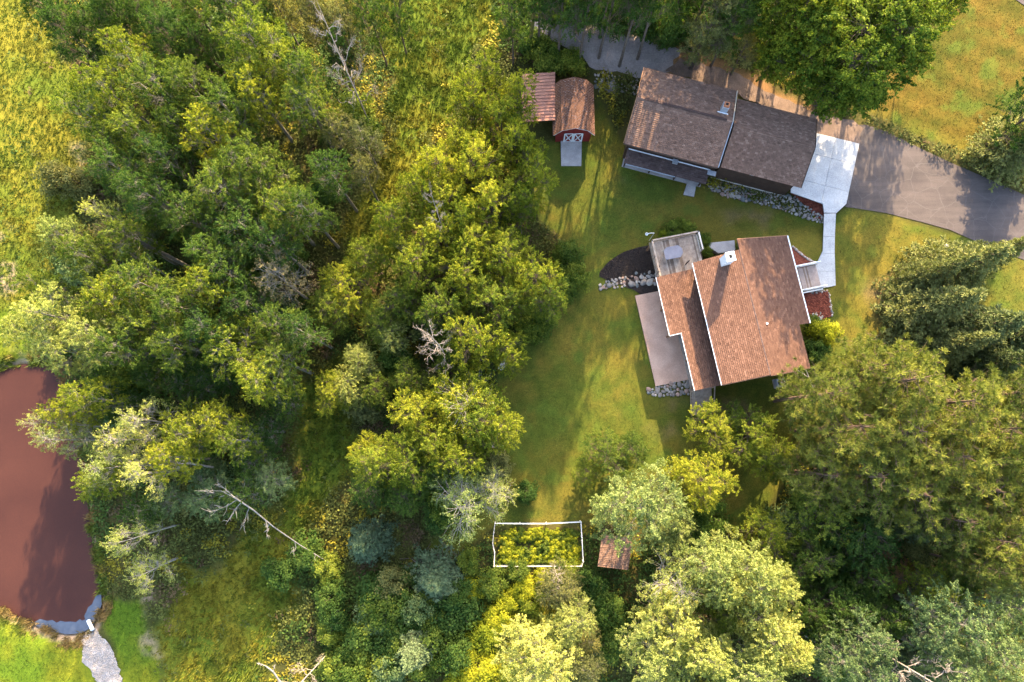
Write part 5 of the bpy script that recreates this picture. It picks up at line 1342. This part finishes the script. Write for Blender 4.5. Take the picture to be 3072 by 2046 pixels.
def meadow_cover():
    x, y = scatter(150000, lambda a, b: (zone(a, b, MEADOW, 0.8, 2.0) > RNG.uniform(0.15, 0.9, len(a))) & (sdist(a, b, POND) < -0.5))
    n = len(x); per = 5; z = hf(x, y)
    hgt = (0.18+0.45*fnoise(x, y, 3, 88))*np.where(x < -30, 0.6, 1.0)
    base = np.stack([x, y, z-0.03], 1)[:, None]+RNG.normal(size=(n, per, 3))*np.array([0.09, 0.09, 0])
    az = RNG.uniform(0, 6.28, (n, per)); ln = RNG.uniform(0.15, 0.7, (n, per))
    d = np.stack([np.cos(az)*ln, np.sin(az)*ln, np.ones_like(az)], -1)*hgt[:, None, None]*RNG.uniform(0.6, 1.2, (n, per, 1))
    s = unit(np.stack([-np.sin(az), np.cos(az), np.zeros_like(az)], -1))*0.045
    V = np.stack([base-s, base+s, base+d], 2).reshape(-1, 3); F = np.arange(len(V)).reshape(-1, 3)
    t = smooth(0.35, 0.65, fnoise(x, y, 6, 12)*0.6+fnoise(x, y, 1.5, 14)*0.4)[:, None]
    c = np.array([[0.078,0.120,0.014]])*(1-t)+np.array([[0.172,0.160,0.018]])*t
    c = c*RNG.uniform(0.65, 1.4, (n, 1)); cc = np.repeat(c, per, 0)*RNG.uniform(0.8, 1.2, (n*per, 1))
    me = np_mesh('meadow_grass', V, F, M['cover'], {'gcol': np.repeat(cc, 3, 0)})
    tag(link_mesh('meadow_grass', me), 'tall yellowing meadow grass in the open strips', 'grass', kind='stuff')
meadow_cover()
def lawn_cover():
    x, y = scatter(260000, lambda a, b: zone(a, b, LAWN+GREEN, 0.25, 0.5) > 0.6)
    k = np.ones(len(x), bool)
    for p in KEEP[len(LAWN)+len(GREEN):]: k &= sdist(x, y, p) < -0.1
    k &= sdist(x, y, POND) < -0.7
    x, y = x[k], y[k]; n = len(x); per = 2; z = hf(x, y)
    base = np.stack([x, y, z-0.01], 1)[:, None]+RNG.normal(size=(n, per, 3))*np.array([0.05, 0.05, 0])
    az = RNG.uniform(0, 6.28, (n, per)); ln = RNG.uniform(0.3, 1.2, (n, per))
    g = 1+1.0*zone(x, y, GREEN, 0.3, 0.5)
    d = np.stack([np.cos(az)*ln, np.sin(az)*ln, np.ones_like(az)], -1)*(RNG.uniform(0.04, 0.085, (n, per, 1))*g[:, None, None])
    s = unit(np.stack([-np.sin(az), np.cos(az), np.zeros_like(az)], -1))*0.03
    V = np.stack([base-s, base+s, base+d], 2).reshape(-1, 3); F = np.arange(len(V)).reshape(-1, 3)
    c = ground_colour(x, y)*RNG.uniform(0.5, 1.85, (n, 1)); cc = np.repeat(c, per, 0)
    me = np_mesh('lawn_grass', V, F, M['cover'], {'gcol': np.repeat(cc, 3, 0)})
    tag(link_mesh('lawn_grass', me), 'short mown lawn grass around the houses and pond', 'grass', kind='stuff')
lawn_cover()
def bank_cover():
    x = RNG.uniform(-56, -30, 60000); y = RNG.uniform(-21, 12, 60000); d = sdist(x, y, POND)+0.7*(fnoise(x, y, 1.5, 5)-0.5)
    k = (d > -1.1) & (d < 0.15) & (fnoise(x, y, 1.1, 8) > 0.42); x, y = x[k], y[k]; n = len(x); per = 4
    base = np.stack([x, y, np.maximum(hf(x, y), POND_Z)-0.03], 1)[:, None]+RNG.normal(size=(n, per, 3))*np.array([0.07, 0.07, 0])
    az = RNG.uniform(0, 6.28, (n, per)); ln = RNG.uniform(0.2, 0.9, (n, per))
    dd = np.stack([np.cos(az)*ln, np.sin(az)*ln, np.ones_like(az)], -1)*RNG.uniform(0.15, 0.55, (n, per, 1))
    s = unit(np.stack([-np.sin(az), np.cos(az), np.zeros_like(az)], -1))*0.035
    V = np.stack([base-s, base+s, base+dd], 2).reshape(-1, 3); F = np.arange(len(V)).reshape(-1, 3)
    t = smooth(0.4, 0.6, fnoise(x, y, 2.5, 17))[:, None]
    c = (np.array([[0.09,0.12,0.015]])*(1-t)+np.array([[0.22,0.145,0.05]])*t)*RNG.uniform(0.6, 1.4, (n, 1))
    me = np_mesh('bank_sedge', V, F, M['cover'], {'gcol': np.repeat(c, per*3, 0)})
    tag(link_mesh('bank_sedge', me), 'tan and green sedge along the pond bank', 'sedge', kind='stuff')
bank_cover()
